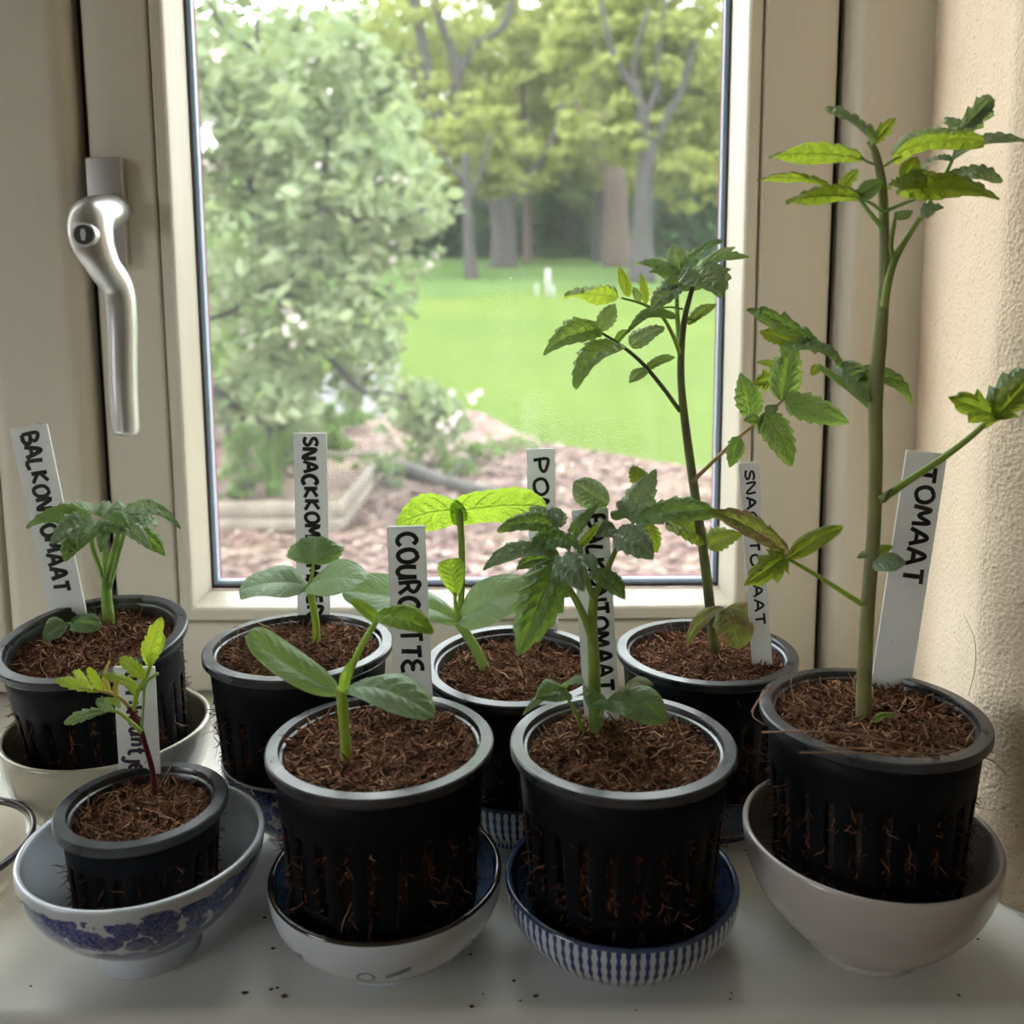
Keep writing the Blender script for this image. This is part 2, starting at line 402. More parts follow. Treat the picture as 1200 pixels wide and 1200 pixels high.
# ------------------------------------------------------------------ casement windows
def ring(name, x0, x1, z0, z1, prof, mat_v, mat_h, parent, pname):
    """four mitred mouldings; prof: (inset, y) from the outer edge inwards"""
    for side in range(4):
        A = []
        for (d, y) in prof:
            a = {0: ((x0+d, z0+d), (x0+d, z1-d)), 1: ((x1-d, z1-d), (x1-d, z0+d)), 2: ((x1-d, z0+d), (x0+d, z0+d)), 3: ((x0+d, z1-d), (x1-d, z1-d))}[side]
            A.append(((a[0][0], y, a[0][1]), (a[1][0], y, a[1][1])))
        V = [p[0] for p in A]+[p[1] for p in A]; n = len(prof)
        Fc = [(i, i+1, n+i+1, n+i) for i in range(n-1)]+[tuple(range(n))[::-1], tuple(range(n, 2*n))]
        mesh_obj(pname, V, Fc, mat_v if side < 2 else mat_h, parent, smooth=False)
def rounded_stile(name, x0, x1, y0, y1, z0, z1, r, mat, parent):
    pts = [(x0, y1)]
    for i in range(9): a = math.pi*i/16; pts.append((x0+r-r*math.cos(a), y0+r-r*math.sin(a)))
    for i in range(9): a = math.pi*i/16; pts.append((x1-r+r*math.sin(a), y0+r-r*math.cos(a)))
    pts.append((x1, y1)); n = len(pts)
    V = [(x, y, z0) for x, y in pts]+[(x, y, z1) for x, y in pts]
    Fc = [(i, (i+1) % n, n+(i+1) % n, n+i) for i in range(n)]+[tuple(range(n))[::-1], tuple(range(n, 2*n))]
    return mesh_obj(name, V, Fc, mat, parent, smooth=False)
def casement(idx, x0, x1, zb, zt, wl, wr, label):
    """x0..x1 sash outer edges, wl / wr: stile width to glass"""
    w = struct(empty('window_%d' % idx, ((x0+x1)/2, 0, zb))); w['label'] = label
    o = np.array([(x0+x1)/2, 0, zb])
    X0, X1, ZB, ZT = x0-o[0], x1-o[0], 0.003, zt-zb
    b = 0.0154                                              # bead + ledge width
    gx0, gx1, gz0, gz1 = X0+wl, X1-wr, 0.0674-zb, ZT-0.075
    ix0, ix1, iz0, iz1 = gx0-b, gx1+b, gz0-b-.0015, gz1+b
    box('sash_stile', X0, ix0, 0, .055, ZB, ZT, 'paint_v', w, .002); box('sash_stile', ix1, X1, 0, .055, ZB, ZT, 'paint_v', w, .002)
    box('sash_rail', ix0, ix1, 0, .055, ZB, iz0, 'paint_h', w, .002); box('sash_rail', ix0, ix1, 0, .055, iz1, ZT, 'paint_h', w, .002)
    prof = [(0, .03), (0.0, .006), (.0018, .006), (.0018, .0005), (.0028, -.0002), (.0085, .0), (.0098, .0012), (.0105, .0030), (.0150, .0215), (.0154, .0240)]
    ring('glazing_bead', ix0, ix1, iz0, iz1, prof, 'paint_v', 'paint_h', w, 'glazing_bead')
    sp = [(0, .0265), (0, .0245), (.003, .0245), (.003, .0405), (0, .0405)]
    ring('spacer', gx0, gx1, gz0, gz1, [(.0, .0272), (.0035, .0272), (.0035, .0335), (0, .0335)], 'spacer', 'spacer', w, 'spacer_bar')
    ring('seal', gx0, gx1, gz0, gz1, [(-.001, .0240), (.0010, .0240), (.0010, .0262), (-.001, .0262)], 'rubber', 'rubber', w, 'glazing_seal')
    ring('seal2', gx0, gx1, gz0, gz1, [(.0032, .0332), (.0040, .0332), (.0040, .0340), (.0032, .0340)], 'sealant', 'sealant', w, 'sealant_line')
    for y in (.0262, .0345):
        mesh_obj('pane', [(gx0, y, gz0), (gx1, y, gz0), (gx1, y, gz1), (gx0, y, gz1)], [(0, 1, 2, 3)], 'pane_glass', w, smooth=False)
    return w
win1 = casement(1, -0.2605, 0.2000, 0.0, 1.55, 0.0552, 0.0600, 'casement with a handle and a single large pane above the pots')
win2 = casement(2, -0.805, -0.3345, 0.0, 1.55, 0.0615, 0.0580, 'second casement beyond the centre post')
fr = struct(empty('window_frame', (0, 0, 0)))
rounded_stile('frame_post', -0.328, -0.2665, -0.012, .07, 0.0, 1.62, .011, 'paint_v', fr)
rounded_stile('frame_post', 0.2045, 0.2600, -0.016, .07, 0.0, 1.62, .010, 'paint_v', fr)
rounded_stile('frame_post', -0.87, -0.811, -0.012, .07, 0.0, 1.62, .010, 'paint_v', fr)
box('frame_rail', -0.811, 0.2045, -0.01, .07, 1.555, 1.62, 'paint_h', fr, .004)
box('frame_rail', -0.811, 0.2045, 0.012, .07, -0.02, 0.0025, 'paint_h', fr)
for (a, b) in ((-0.2665, -0.2605), (0.2000, 0.2045), (-0.3345, -0.328), (-0.811, -0.805)):
    box('gasket', a, b, .010, .05, 0.0, 1.555, 'rubber', fr)
box('gasket', -0.811, 0.2045, .012, .05, 1.55, 1.555, 'rubber', fr)

# ------------------------------------------------------------------ window handle
hb = P(131, 250, 0.0)
h = empty('window_handle', hb, label='brushed aluminium lever handle with a key lock on the window sash', cat='handle')
def loc(*a): return P(*a)-hb
pa, pb = P(106, 186, 0)-hb, P(157, 311, 0)-hb
box('backplate', pa[0], pb[0]-.001, -.0085, 0, pb[2], pa[2], 'plate_metal', h, .0012)
V, Fc = tube_data([loc(134, 245, -.006), loc(131, 247, -.018), loc(124, 249, -.034), loc(108, 258, -.050), loc(108, 282, -.055), loc(121, 311, -.051), loc(138, 338, -.043), loc(143, 375, -.040), loc(144, 430, -.039), loc(146, 480, -.039), loc(148, 504, -.039), loc(148.3, 509, -.039)],
                  [.0098, .0096, .0105, .0125, .0120, .0095, .0088, .0088, .0085, .0082, .0078, .0055], 20, 64)
V = np.array(V); mesh_obj('lever', V, Fc, 'satin_metal', h)
kc = loc(98, 275, -.0690)
def disc_y(name, c, r, d, mat, parent, sc=1.0, seg=28):
    V = [(c[0]+r*math.cos(2*math.pi*k/seg), c[1]+yy, c[2]+sc*r*math.sin(2*math.pi*k/seg)) for yy in (d, 0) for k in range(seg)]
    Fc = [(k, (k+1) % seg, seg+(k+1) % seg, seg+k) for k in range(seg)]+[tuple(range(seg))[::-1], tuple(range(seg, 2*seg))]
    return mesh_obj(name, V, Fc, mat, parent, smooth=False)
lk = disc_y('lock_cylinder', kc, .0066, .012, 'satin_metal', h)
disc_y('lock_face', kc+np.array([0, -.0004, 0]), .0054, .003, 'dark_metal', lk)
mesh_obj('keyhole', [kc+np.array(p) for p in ((-.0010, -.0008, -.0032), (.0010, -.0008, -.0032), (.0016, -.0008, .0006), (.0010, -.0008, .0032), (-.0010, -.0008, .0032), (-.0016, -.0008, .0006))], [(0, 1, 2, 3, 4, 5)], 'satin_metal', lk, smooth=False)

# ================================================================== BOWLS
def bowl_mat(name, outside):
    t = NT(name); ob = t.obj(); s = t.node('ShaderNodeSeparateXYZ', {0: ob})
    ang = t.math('ARCTAN2', s.outputs[1], s.outputs[0]); z = s.outputs[2]
    c = outside(t, ob, ang, z); t.set(color=c, rough=0.16, coat=0.4); M[name] = t.m
def floral(zlo, zhi):
    def f(t, ob, ang, z):
        n0 = t.noise(70, 3, ob)
        wp = t.node('ShaderNodeMix', {0: 0.012}); 
        v = t.node('ShaderNodeTexVoronoi', {'Vector': ob, 'Scale': 150.0}); v2 = t.node('ShaderNodeTexVoronoi', {'Vector': ob, 'Scale': 520.0})
        n = t.noise(420, 3, ob, 0.6, 1.5); nb = t.noise(42, 2, ob)
        petal = t.math('LESS_THAN', t.math('ADD', v.outputs[0], t.math('MULTIPLY', n.outputs[0], 0.45)), 0.97)
        lines = t.math('GREATER_THAN', v2.outputs[0], 0.28)
        m = t.math('MULTIPLY', petal, t.math('GREATER_THAN', nb.outputs[0], 0.27))
        ve_ = t.node('ShaderNodeTexVoronoi', {'Vector': t.mix(0.018, ob, n.outputs['Color'], 'ADD'), 'Scale': 190.0}, feature='DISTANCE_TO_EDGE')
        m = t.math('MULTIPLY', m, t.math('GREATER_THAN', ve_.outputs['Distance'], 0.022))
        band = t.math('MULTIPLY', t.math('GREATER_THAN', z, zlo), t.math('LESS_THAN', t.math('ADD', z, t.math('MULTIPLY', n0.outputs[0], 0.010)), zhi))
        m = t.math('MULTIPLY', m, band)
        blue = t.mix(t.math('MULTIPLY', lines, 0.8), (0.04, 0.09, 0.36), (0.008, 0.025, 0.18))
        return t.mix(m, (0.66, 0.70, 0.76), blue)
    return f
bowl_mat('bowl_floral', floral(0.011, 0.049))
bowl_mat('bowl_floral_b', floral(0.010, 0.050))
def striped(t, ob, ang, z):
    w = t.math('SINE', t.math('MULTIPLY', ang, 84.0)); d = t.math('SINE', t.math('MULTIPLY', z, 1300.0))
    n = t.noise(140, 2, ob)
    k = t.math('ADD', t.math('ADD', w, t.math('MULTIPLY', d, 0.35)), t.math('MULTIPLY', t.math('SUBTRACT', n.outputs[0], 0.5), 0.8))
    return t.mix(t.ramp(k, [(0.0, (0, 0, 0)), (0.35, (1, 1, 1))]), (0.50, 0.54, 0.62), (0.025, 0.05, 0.15))
bowl_mat('bowl_striped', striped)
def linework(t, ob, ang, z):
    wv = t.math('MULTIPLY', t.math('SINE', t.math('MULTIPLY', ang, 3.0)), 0.0012)
    zz = t.math('ADD', z, wv)
    l1 = t.math('LESS_THAN', t.math('ABSOLUTE', t.math('SUBTRACT', zz, 0.0150)), 0.00045)
    # curl motifs: rings repeated around the wall
    fa = t.math('SUBTRACT', t.math('FRACT', t.math('MULTIPLY', t.math('ADD', ang, 4.0), 1.05)), 0.5)
    q = t.math('SQRT', t.math('ADD', t.math('POWER', t.math('MULTIPLY', fa, 0.038), 2.0), t.math('POWER', t.math('SUBTRACT', z, 0.0195), 2.0)))
    l2 = t.math('LESS_THAN', t.math('ABSOLUTE', t.math('SUBTRACT', q, 0.0028)), 0.0005)
    l3 = t.math('MULTIPLY', t.math('LESS_THAN', t.math('ABSOLUTE', t.math('SUBTRACT', t.math('SUBTRACT', z, 0.0165), t.math('MULTIPLY', fa, 0.016))), 0.0013), t.math('LESS_THAN', t.math('ABSOLUTE', t.math('SUBTRACT', fa, 0.28)), 0.11))
    m = t.math('MAXIMUM', t.math('MAXIMUM', l1, l2), l3)
    return t.mix(t.math('MULTIPLY', m, 0.85), (0.64, 0.69, 0.76), (0.09, 0.13, 0.28))
bowl_mat('bowl_linework', linework)
simple('porcelain', (0.66, 0.71, 0.78), 0.14, coat=0.4)
simple('porcelain_blue', (0.10, 0.17, 0.30), 0.14, var=0.35, vscale=120, coat=0.4)
simple('porcelain_navy', (0.045, 0.075, 0.15), 0.14, var=0.3, vscale=200, coat=0.4)
simple('brown_glaze', (0.03, 0.022, 0.02), 0.12, coat=0.4)
simple('cream_glaze', (0.52, 0.49, 0.38), 0.15, coat=0.4)
simple('greige_glaze', (0.50, 0.45, 0.42), 0.18, coat=0.4)
simple('water_dark', (0.02, 0.018, 0.016), 0.1)

def bowl(name, label, X, Y, R, zr, rb, hf, pw, th, m_out, m_in, m_rim, m_foot=None, group=None):
    o = empty(name, (X, Y, 0), label=label, cat='bowl', group=group)
    n = 18; outp = []
    for i in range(n+1):
        q = i/n; outp.append((rb+(R-rb)*(1-(1-q)**pw), hf+(zr-hf)*q))
    # spacing is denser near the foot where the wall turns
    inner = [(max(r-th*(1.0 if i > 2 else 0.8), 0.001), z+th*(1-i/n)*1.1) for i, (r, z) in enumerate(outp)][::-1]
    rim = [(R-th*0.15, zr+th*0.32), (R-th*0.5, zr+th*0.45), (R-th*0.85, zr+th*0.30)]
    prof = [(0.0005, hf)]+outp+rim+inner+[(0.0005, inner[-1][1])]
    mi = [0]*(n+1)+[2]*4+[1]*(n+1)
    rim_from = len(outp)-1
    mi = [0 if i < rim_from+1 else (2 if i < rim_from+5 else 1) for i in range(len(prof)-1)]
    lathe('body', prof, [m_out, m_in, m_rim], o, 96, midx=mi)
    if hf > 0.001: lathe('foot_ring', [(rb-.004, hf+.0012), (rb-.0035, 0.0004), (rb-.003, 0), (rb-.0005, 0), (rb, .0006), (rb+.0006, hf+.0012)], [m_foot or m_out], o, 72)
    return o
bowl('bowl', 'cream glazed bowl under the pot of the bushy seedling by the window frame', -.2037, -.150, .0494, .0520, .026, .004, 2.4, .0028, 'cream_glaze', 'cream_glaze', 'cream_glaze')
bowl('bowl', 'white bowl with dense blue floral print on a white foot under the small tagetes pot', -.1503, -.242, .0473, .0468, .0205, .0085, 2.1, .0024, 'bowl_floral', 'porcelain', 'porcelain', 'porcelain')
bowl('bowl', 'white bowl with blue floral print half hidden behind the courgette pot', -.1000, -.1580, .0430, .0430, .022, .006, 2.5, .0024, 'bowl_floral_b', 'porcelain', 'porcelain', 'porcelain')
bowl('bowl', 'shallow white bowl with brown rim and thin blue line drawing under the courgette pot', -.0521, -.243, .0470, .0344, .024, .0035, 2.5, .0026, 'bowl_linework', 'porcelain_blue', 'brown_glaze')
bowl('bowl', 'blue striped bowl behind, under the pumpkin pot', .004, -.150, .0470, .0300, .027, .003, 2.6, .0026, 'bowl_striped', 'porcelain_navy', 'porcelain_navy')
bowl('bowl', 'blue and white striped bowl with ribbed navy rim under the hairy forked seedling', .0434, -.243, .0471, .0313, .025, .0025, 2.6, .0026, 'bowl_striped', 'porcelain_navy', 'porcelain_navy')
bowl('bowl', 'dark saucer bowl under the tall seedling beside the right window stile', .099, -.143, .0470, .0290, .030, .003, 2.8, .0026, 'porcelain_navy', 'porcelain_navy', 'brown_glaze')
bowl('bowl', 'plain greige glazed bowl beside the plaster wall', .1446, -.240, .0501, .0480, .0235, .0025, 2.2, .0026, 'greige_glaze', 'greige_glaze', 'greige_glaze')
# glass dish at the left
gc = Pz(-46, 962, .035)
gc = np.array([-.248, -.225, 0])
gd = empty('glass_dish', (gc[0], gc[1], 0), label='smoked glass dish with a thick dark rim beside the blue floral bowl', cat='dish')
KD = 1.2
lathe('body', [(r*KD, z) for r, z in [(.0005, .001), (.020, .001), (.024, .004), (.029, .016), (.0325, .0305), (.0305, .031), (.0270, .017), (.022, .007), (.0005, .006)]], ['smoked_glass'], gd, 72)
lathe('rim', [(r*KD, z) for r, z in [(.0325, .0310), (.0333, .0325), (.0333, .0340), (.0324, .0348), (.0314, .0340), (.0312, .0315), (.0325, .0310)]], ['smoked_rim'], gd, 72)

# ================================================================== POTS
POTS = {'A': (-.2060, -.1400, .0995, .0450, .071, .0085), 'B': (-.1520, -.2375, .0605, .0336, .0435, .006), 'C': (-.1036, -.1611, .0983, .0450, .069, .0045),
        'D': (-.0530, -.2434, .0895, .0450, .069, .0035), 'E': (.0010, -.1500, .0855, .0450, .069, .0065), 'F': (.0436, -.2418, .0881, .0450, .069, .006),
        'G': (.0974, -.1426, .0870, .0450, .069, .006), 'H': (.1474, -.2312, .0952, .0450, .069, .0045)}
TILT = {'A': (math.radians(8), math.radians(-2), 0), 'E': (math.radians(3.5), 0, 0)}
POT_LABEL = {'A': 'black slotted plant pot standing in the cream bowl', 'B': 'small black slotted plant pot in the floral bowl with white foot',
             'C': 'black slotted plant pot of the cucumber seedling by the window', 'D': 'black slotted plant pot in the brown rimmed bowl',
             'E': 'black slotted plant pot of the pumpkin seedling by the window', 'F': 'black slotted plant pot in the blue striped bowl with navy rim',
             'G': 'black slotted plant pot of the tall seedling beside the right window stile', 'H': 'black slotted plant pot in the plain greige bowl by the plaster wall'}
def pot(key, nfib=1900, fib_out=170):
    X, Y, zr, R, hh, drop = POTS[key]
    o = empty('plant_pot', (X, Y, zr-hh), TILT.get(key, (0, 0, 0)), POT_LABEL[key], 'plant pot', 'black plant pots on the window sill')
    rt, rb = R-.0028, R*0.815
    rad = lambda z: rb+(rt-rb)*z/hh
    zz = [0.0, .0035, .05*hh, .20*hh, .24*hh, .66*hh, .70*hh, .82*hh, hh-.003]
    seg = 120
    openb = {2, 4}
    def skip(i, k): return i-1 in openb and (k % 5) in (0, 1)
    prof = [(0.002, 0.0)]+[(rad(z), z) for z in zz]
    w = lathe('wall', prof, ['pot_black'], o, seg, skip=skip, sharp=30)
    sm = w.modifiers.new('thickness', 'SOLIDIFY'); sm.thickness = .0009; sm.offset = -1
    lathe('rim', [(rt-.0004, hh-.0034), (R-.0006, hh-.0042), (R, hh-.0034), (R, hh-.0006), (R-.0006, hh), (R-.0050, hh+.0002), (R-.0054, hh-.0006), (R-.0056, hh-.0022), (R-.0066, hh-.0026), (R-.0072, hh-.0040), (R-.0080, hh-drop-.006)], ['pot_rim'], o, 120, sharp=25)
    # soil with an uneven top
    zs = hh-drop; V, Fc = [], []; nr, na = 26, 84
    r0 = R-.0074
    hfun = lambda x, y: zs+.0016*mnoise.noise(Vector((x*75+X*50, y*75, 3)))+.0014*mnoise.noise(Vector((x*210, y*210+X*90, 7)))+.0007*mnoise.noise(Vector((x*500, y*500, 9)))+.0012*(1-(x*x+y*y)/r0**2)
    for i in range(nr+1):
        for k in range(na):
            r = r0*i/nr; a = 2*math.pi*k/na; x, y = r*math.cos(a), r*math.sin(a); V.append((x, y, hfun(x, y)))
    for i in range(nr):
        for k in range(na): Fc.append((i*na+k, i*na+(k+1) % na, (i+1)*na+(k+1) % na, (i+1)*na+k))
    nb = len(V)                                                   # root ball below the surface
    for z in (.72*hh, .0015):
        for k in range(na): a = 2*math.pi*k/na; r = rad(z)-.0032; V.append((r*math.cos(a), r*math.sin(a), z))
    for k in range(na):
        k2 = (k+1) % na; Fc.append((nr*na+k, nr*na+k2, nb+k2, nb+k)); Fc.append((nb+k, nb+k2, nb+na+k2, nb+na+k))
    Fc.append(tuple(nb+na+k for k in range(na))[::-1])
    tag(mesh_obj('soil', V, Fc, ['coco_soil', 'shaded_soil'], o, midx=[0]*(nr*na)+[1]*(2*na+1)), kind='stuff')
    n = nfib; r = r0*np.sqrt(rng.random(n))*.985; a = rng.random(n)*2*math.pi
    st = np.array([(q*math.cos(b), q*math.sin(b), hfun(q*math.cos(b), q*math.sin(b))+rng.random()*.0012) for q, b in zip(r, a)])
    d = np.column_stack([rng.normal(0, 1, n), rng.normal(0, 1, n), rng.normal(0.05, .22, n)])
    ln = np.clip(rng.lognormal(math.log(.0042), .42, n), .0018, .011)
    tint = np.clip(rng.normal(.5, .24, n), 0, .93); rd = rng.uniform(.00018, .00055, n)
    strands('fibre', st, d, ln, rd, o, curl=.55, tint=tint)
    n = 22; a = rng.random(n)*6.28; r = r0*np.sqrt(rng.random(n))*.95
    st = np.column_stack([r*np.cos(a), r*np.sin(a), np.full(n, zs+.0018)])
    strands('loose_fibre', st, np.column_stack([rng.normal(0, 1, n), rng.normal(0, 1, n), rng.normal(.15, .25, n)]), rng.uniform(.009, .020, n), .00016, o, curl=.35, tint=rng.uniform(.8, 1.0, n), k=7)
    # fibres that grow out through the slots
    n = fib_out*4; ks = rng.integers(0, seg//5, n); a = (ks*5+rng.uniform(0, 2, n))*2*math.pi/seg
    z = np.where(rng.random(n) < .72, rng.uniform(.25, .65, n), rng.uniform(.06, .19, n))*hh
    rr = np.array([rad(q) for q in z])-.0006
    st = np.column_stack([rr*np.cos(a), rr*np.sin(a), z])
    d = np.column_stack([np.cos(a)*.8, np.sin(a)*.8, rng.normal(-.3, .6, n)])+rng.normal(0, .35, (n, 3))
    strands('slot_root', st, d, np.clip(rng.lognormal(math.log(.0036), .5, n), .001, .011), rng.uniform(.00012, .00030, n), o, curl=.7, tint=np.clip(rng.normal(.27, .22, n), 0, .9))
    return o
for k in POTS: pot(k, 1100 if k == 'B' else 1900, 70 if k == 'B' else 170)
def soil_z(k): return POTS[k][2]-POTS[k][5]
def soil_pt(k, u, v, dz=-.0015):
    X_, Y_, zr_, R_, hh_, dr_ = POTS[k]; a = TILT.get(k, (0, 0, 0))[0]; nn = np.array([0, -math.sin(a), math.cos(a)])
    c = np.array([X_, Y_, zr_-hh_])+nn*(hh_-dr_); d = ray(u, v)
    return CAM+d*(((c-CAM)@nn)/(d@nn))+np.array([0, 0, dz])
# long stray fibres on the big tomato pot
X, Y, zr, R, hh, drop = POTS['H']
def fibre_line(pts, rad=.00022):
    tube('stray_root', pts, [rad, rad, rad*.5], 'coco_fibre_plain', strayp, 5, 24)
simple('coco_fibre_plain', (0.30, 0.17, 0.10), 0.8)
strayp = empty('root_strand', (X, Y, zr), label='pale dry root strands trailing over the rim of the pot by the plaster wall', cat='root')
def rp(u, v, y): return P(u, v, y)-np.array([X, Y, zr])
fibre_line([rp(893, 858, -.268), rp(950, 857, -.276), rp(1010, 862, -.278), rp(1070, 874, -.275), rp(1120, 882, -.262), rp(1160, 890, -.245), rp(1180, 908, -.243)], .0004)
fibre_line([rp(937, 882, -.283), rp(990, 882, -.283), rp(1050, 884, -.281), rp(1110, 888, -.268), rp(1150, 880, -.235), rp(1188, 888, -.236)], .0003)
fibre_line([rp(960, 875, -.28), rp(1040, 879, -.283), rp(1100, 883, -.275), rp(1150, 868, -.225)], .0003)
fibre_line([rp(880, 834, -.24), rp(896, 812, -.22), rp(930, 795, -.19), rp(955, 787, -.18)], .0002)
fibre_line([rp(905, 800, -.2), rp(890, 820, -.24), rp(882, 838, -.25), rp(897, 850, -.262)], .0002)
fibre_line([rp(1135, 815, -.205), rp(1143, 780, -.2), rp(1142, 750, -.2), rp(1130, 720, -.2)], .00016)

# ================================================================== LABELS
GLY = {
 'A': ([[(0, 0), (.45, 1), (.9, 0)], [(.18, .38), (.74, .38)]], 1.0),
 'B': ([[(.05, 0), (.05, 1), (.5, .98), (.68, .78), (.5, .55), (.08, .52)], [(.45, .54), (.78, .40), (.78, .16), (.5, .0), (.05, .0)]], .9),
 'C': ([[(.8, .82), (.55, 1), (.2, .85), (.04, .5), (.2, .12), (.55, 0), (.85, .15)]], .95),
 'E': ([[(.8, .98), (.35, .95), (.08, .72), (.4, .52), (.7, .52), (.4, .52), (.06, .28), (.35, .03), (.85, .04)]], .95),
 'G': ([[(.8, .85), (.5, 1), (.15, .82), (.03, .45), (.2, .08), (.55, 0), (.85, .2), (.85, .45), (.5, .45)]], 1.0),
 'K': ([[(.08, 0), (.08, 1)], [(.78, 1), (.12, .48), (.85, 0)]], .92),
 'L': ([[(.1, 1), (.08, 0), (.75, .02)]], .85),
 'M': ([[(0, 0), (.12, 1), (.48, .35), (.84, 1), (.98, 0)]], 1.12),
 'N': ([[(.04, 0), (.06, 1), (.76, 0), (.8, 1)]], .95),
 'O': ([[(.42, 1), (.1, .8), (.03, .45), (.2, .08), (.5, 0), (.82, .2), (.88, .6), (.68, .92), (.4, 1)]], 1.0),
 'P': ([[(.08, 0), (.08, 1), (.5, .98), (.76, .76), (.55, .50), (.1, .45)]], .9),
 'R': ([[(.08, 0), (.08, 1), (.5, .98), (.74, .76), (.5, .52), (.1, .48)], [(.4, .48), (.82, 0)]], .95),
 'S': ([[(.78, .86), (.5, 1), (.16, .86), (.2, .62), (.62, .42), (.74, .18), (.45, 0), (.06, .12)]], .9),
 'T': ([[(0, .97), (.85, 1)], [(.44, .98), (.42, 0)]], .95),
 'U': ([[(.05, 1), (.06, .3), (.35, 0), (.68, .2), (.74, 1)], [(.74, 1), (.8, 0)]], .95),
 'a': ([[(.7, .6), (.35, .68), (.08, .42), (.2, .05), (.5, .05), (.72, .5)], [(.72, .66), (.72, .2), (.85, 0)]], .95),
 'f': ([[(.7, .95), (.45, 1.02), (.3, .8), (.3, -.05)], [(.05, .55), (.62, .58)]], .7),
 'r': ([[(.1, .65), (.12, 0)], [(.12, .42), (.35, .64), (.62, .6)]], .7),
 'i': ([[(.2, .62), (.22, 0)], [(.2, .92), (.24, .95)]], .45),
 'k': ([[(.1, 1), (.1, 0)], [(.62, .66), (.12, .32), (.68, 0)]], .8),
 'n': ([[(.08, .65), (.1, 0)], [(.1, .42), (.38, .66), (.62, .5), (.64, 0)]], .85),
 't': ([[(.3, .98), (.28, .15), (.5, .0), (.65, .06)], [(.02, .66), (.62, .68)]], .7),
 'j': ([[(.45, .62), (.48, -.15), (.3, -.38), (.0, -.28)], [(.44, .92), (.48, .95)]], .6),
 'e': ([[(.08, .38), (.66, .42), (.56, .64), (.3, .68), (.06, .4), (.2, .06), (.5, 0), (.72, .14)]], .85),
}
def plant_label(key, text, tl, tr, bl, br, ydep, t0, t1, ch, stroke, label, ybot=None, ink='marker_ink', shift=0.0, thick=.0011):
    """tl.. are the pixel corners of the visible stake; t0/t1 the fraction of its length that the writing covers; ch: letter height / width"""
    yb = ydep if ybot is None else ybot
    A, B = (P(*tl, ydep)+P(*tr, ydep))/2, (P(*bl, yb)+P(*br, yb))/2
    wid = (np.linalg.norm(P(*tr, ydep)-P(*tl, ydep))+np.linalg.norm(P(*br, yb)-P(*bl, yb)))/2
    dn = B-A; L = np.linalg.norm(dn); dn /= L
    rt = P(*tr, ydep)-P(*tl, ydep); rt -= dn*(rt@dn); rt /= np.linalg.norm(rt)
    nr = np.cross(dn, rt)
    if nr[1] > 0: nr = -nr
    Lx = L+.022                                                  # reaches into the soil, with a point
    o = empty('plant_label', B, label=label, cat='plant label', group='white plant labels')
    b0 = lambda s, d, q: A-B+rt*s*wid+dn*d+nr*q
    wb = wid*1.02
    out = [(-.5, .0004), (-.48, 0), (.48, 0), (.5, .0004), (.5, Lx-.012), (.0, Lx), (-.5, Lx-.012)]
    V = [b0(s, d, thick/2) for s, d in out]+[b0(s, d, -thick/2) for s, d in out]; n = len(out)
    Fc = [tuple(range(n))[::-1], tuple(range(n, 2*n))]+[(i, (i+1) % n, n+(i+1) % n, n+i) for i in range(n)]
    mesh_obj('stake', V, Fc, 'label_plastic', o, smooth=False)
    adv = sum(GLY[c][1]+.14 for c in text); sc = (t1-t0)*L/adv; x = t0*L
    VV, FF = [], []; rs = random.Random(len(text)*7+ord(key))
    for c in text:
        st, w = GLY[c]; hgt = ch*wid*rs.uniform(.93, 1.06); off = rs.uniform(-.03, .03)*wid+shift*wid; sl = rs.uniform(-.08, .08)
        for pl in st:
            pts = []
            for (px, py) in pl: pts.append(b0(0, 0, 0)+rt*((py-.5)*hgt+off)+dn*(x+(px+sl*py)*sc)+nr*(thick/2+.00002))
            k = 6 if len(pl) == 2 else len(pl)*5
            tv, tf = tube_data(pts, stroke*wid*rs.uniform(.9, 1.1), 8, k)
            tv = np.array(tv); base = b0(0, 0, 0)+nr*(thick/2+.00002)
            dd = (tv-base)@nr; tv = tv-np.outer(dd*.9, nr)
            m = len(VV); VV += list(tv); FF += [tuple(m+i for i in f) for f in tf]
        x += (w+.14)*sc
    mesh_obj('lettering', VV, FF, ink, o)
    return o
plant_label('A', 'BALKONTOMAAT', (12, 503), (55, 496), (60, 729), (103, 724), soil_pt('A', 80, 728)[1], .035, .86, .42, .055, 'tilted white plant label reading BALKONTOMAAT behind the bushy seedling at the frame')
plant_label('B', 'afrikaantje', (133, 782), (181, 780), (141, 922), (189, 918), soil_pt('B', 165, 915)[1], .04, .90, .40, .045, 'white plant label with lowercase handwriting in the small pot', ink='marker_violet')
plant_label('C', 'SNACKKOMKOMMER', (344, 508), (382, 507), (349, 732), (388, 730), soil_pt('C', 368, 730)[1], .015, .97, .42, .058, 'white plant label reading SNACKKOMKOMMER')
plant_label('D', 'COURGETTE', (455, 617), (496, 616), (464, 808), (506, 830), soil_pt('D', 488, 822)[1], .04, .86, .52, .06, 'white plant label reading COURGETTE')
plant_label('E', 'POMPOEN', (617, 525), (650, 527), (622, 745), (654, 745), soil_pt('E', 638, 745)[1], .05, .80, .48, .06, 'white plant label reading POMPOEN')
plant_label('F', 'BALKONTOMAAT', (671, 598), (711, 595), (684, 848), (728, 846), soil_pt('F', 704, 847)[1], .03, .86, .42, .055, 'grey-white plant label reading BALKONTOMAAT behind the hairy forked seedling', shift=.12)
plant_label('G', 'SNACKTOMAAT', (866, 543), (888, 541), (881, 783), (906, 781), soil_pt('G', 894, 782)[1], .03, .80, .44, .06, 'narrow white plant label reading SNACKTOMAAT')
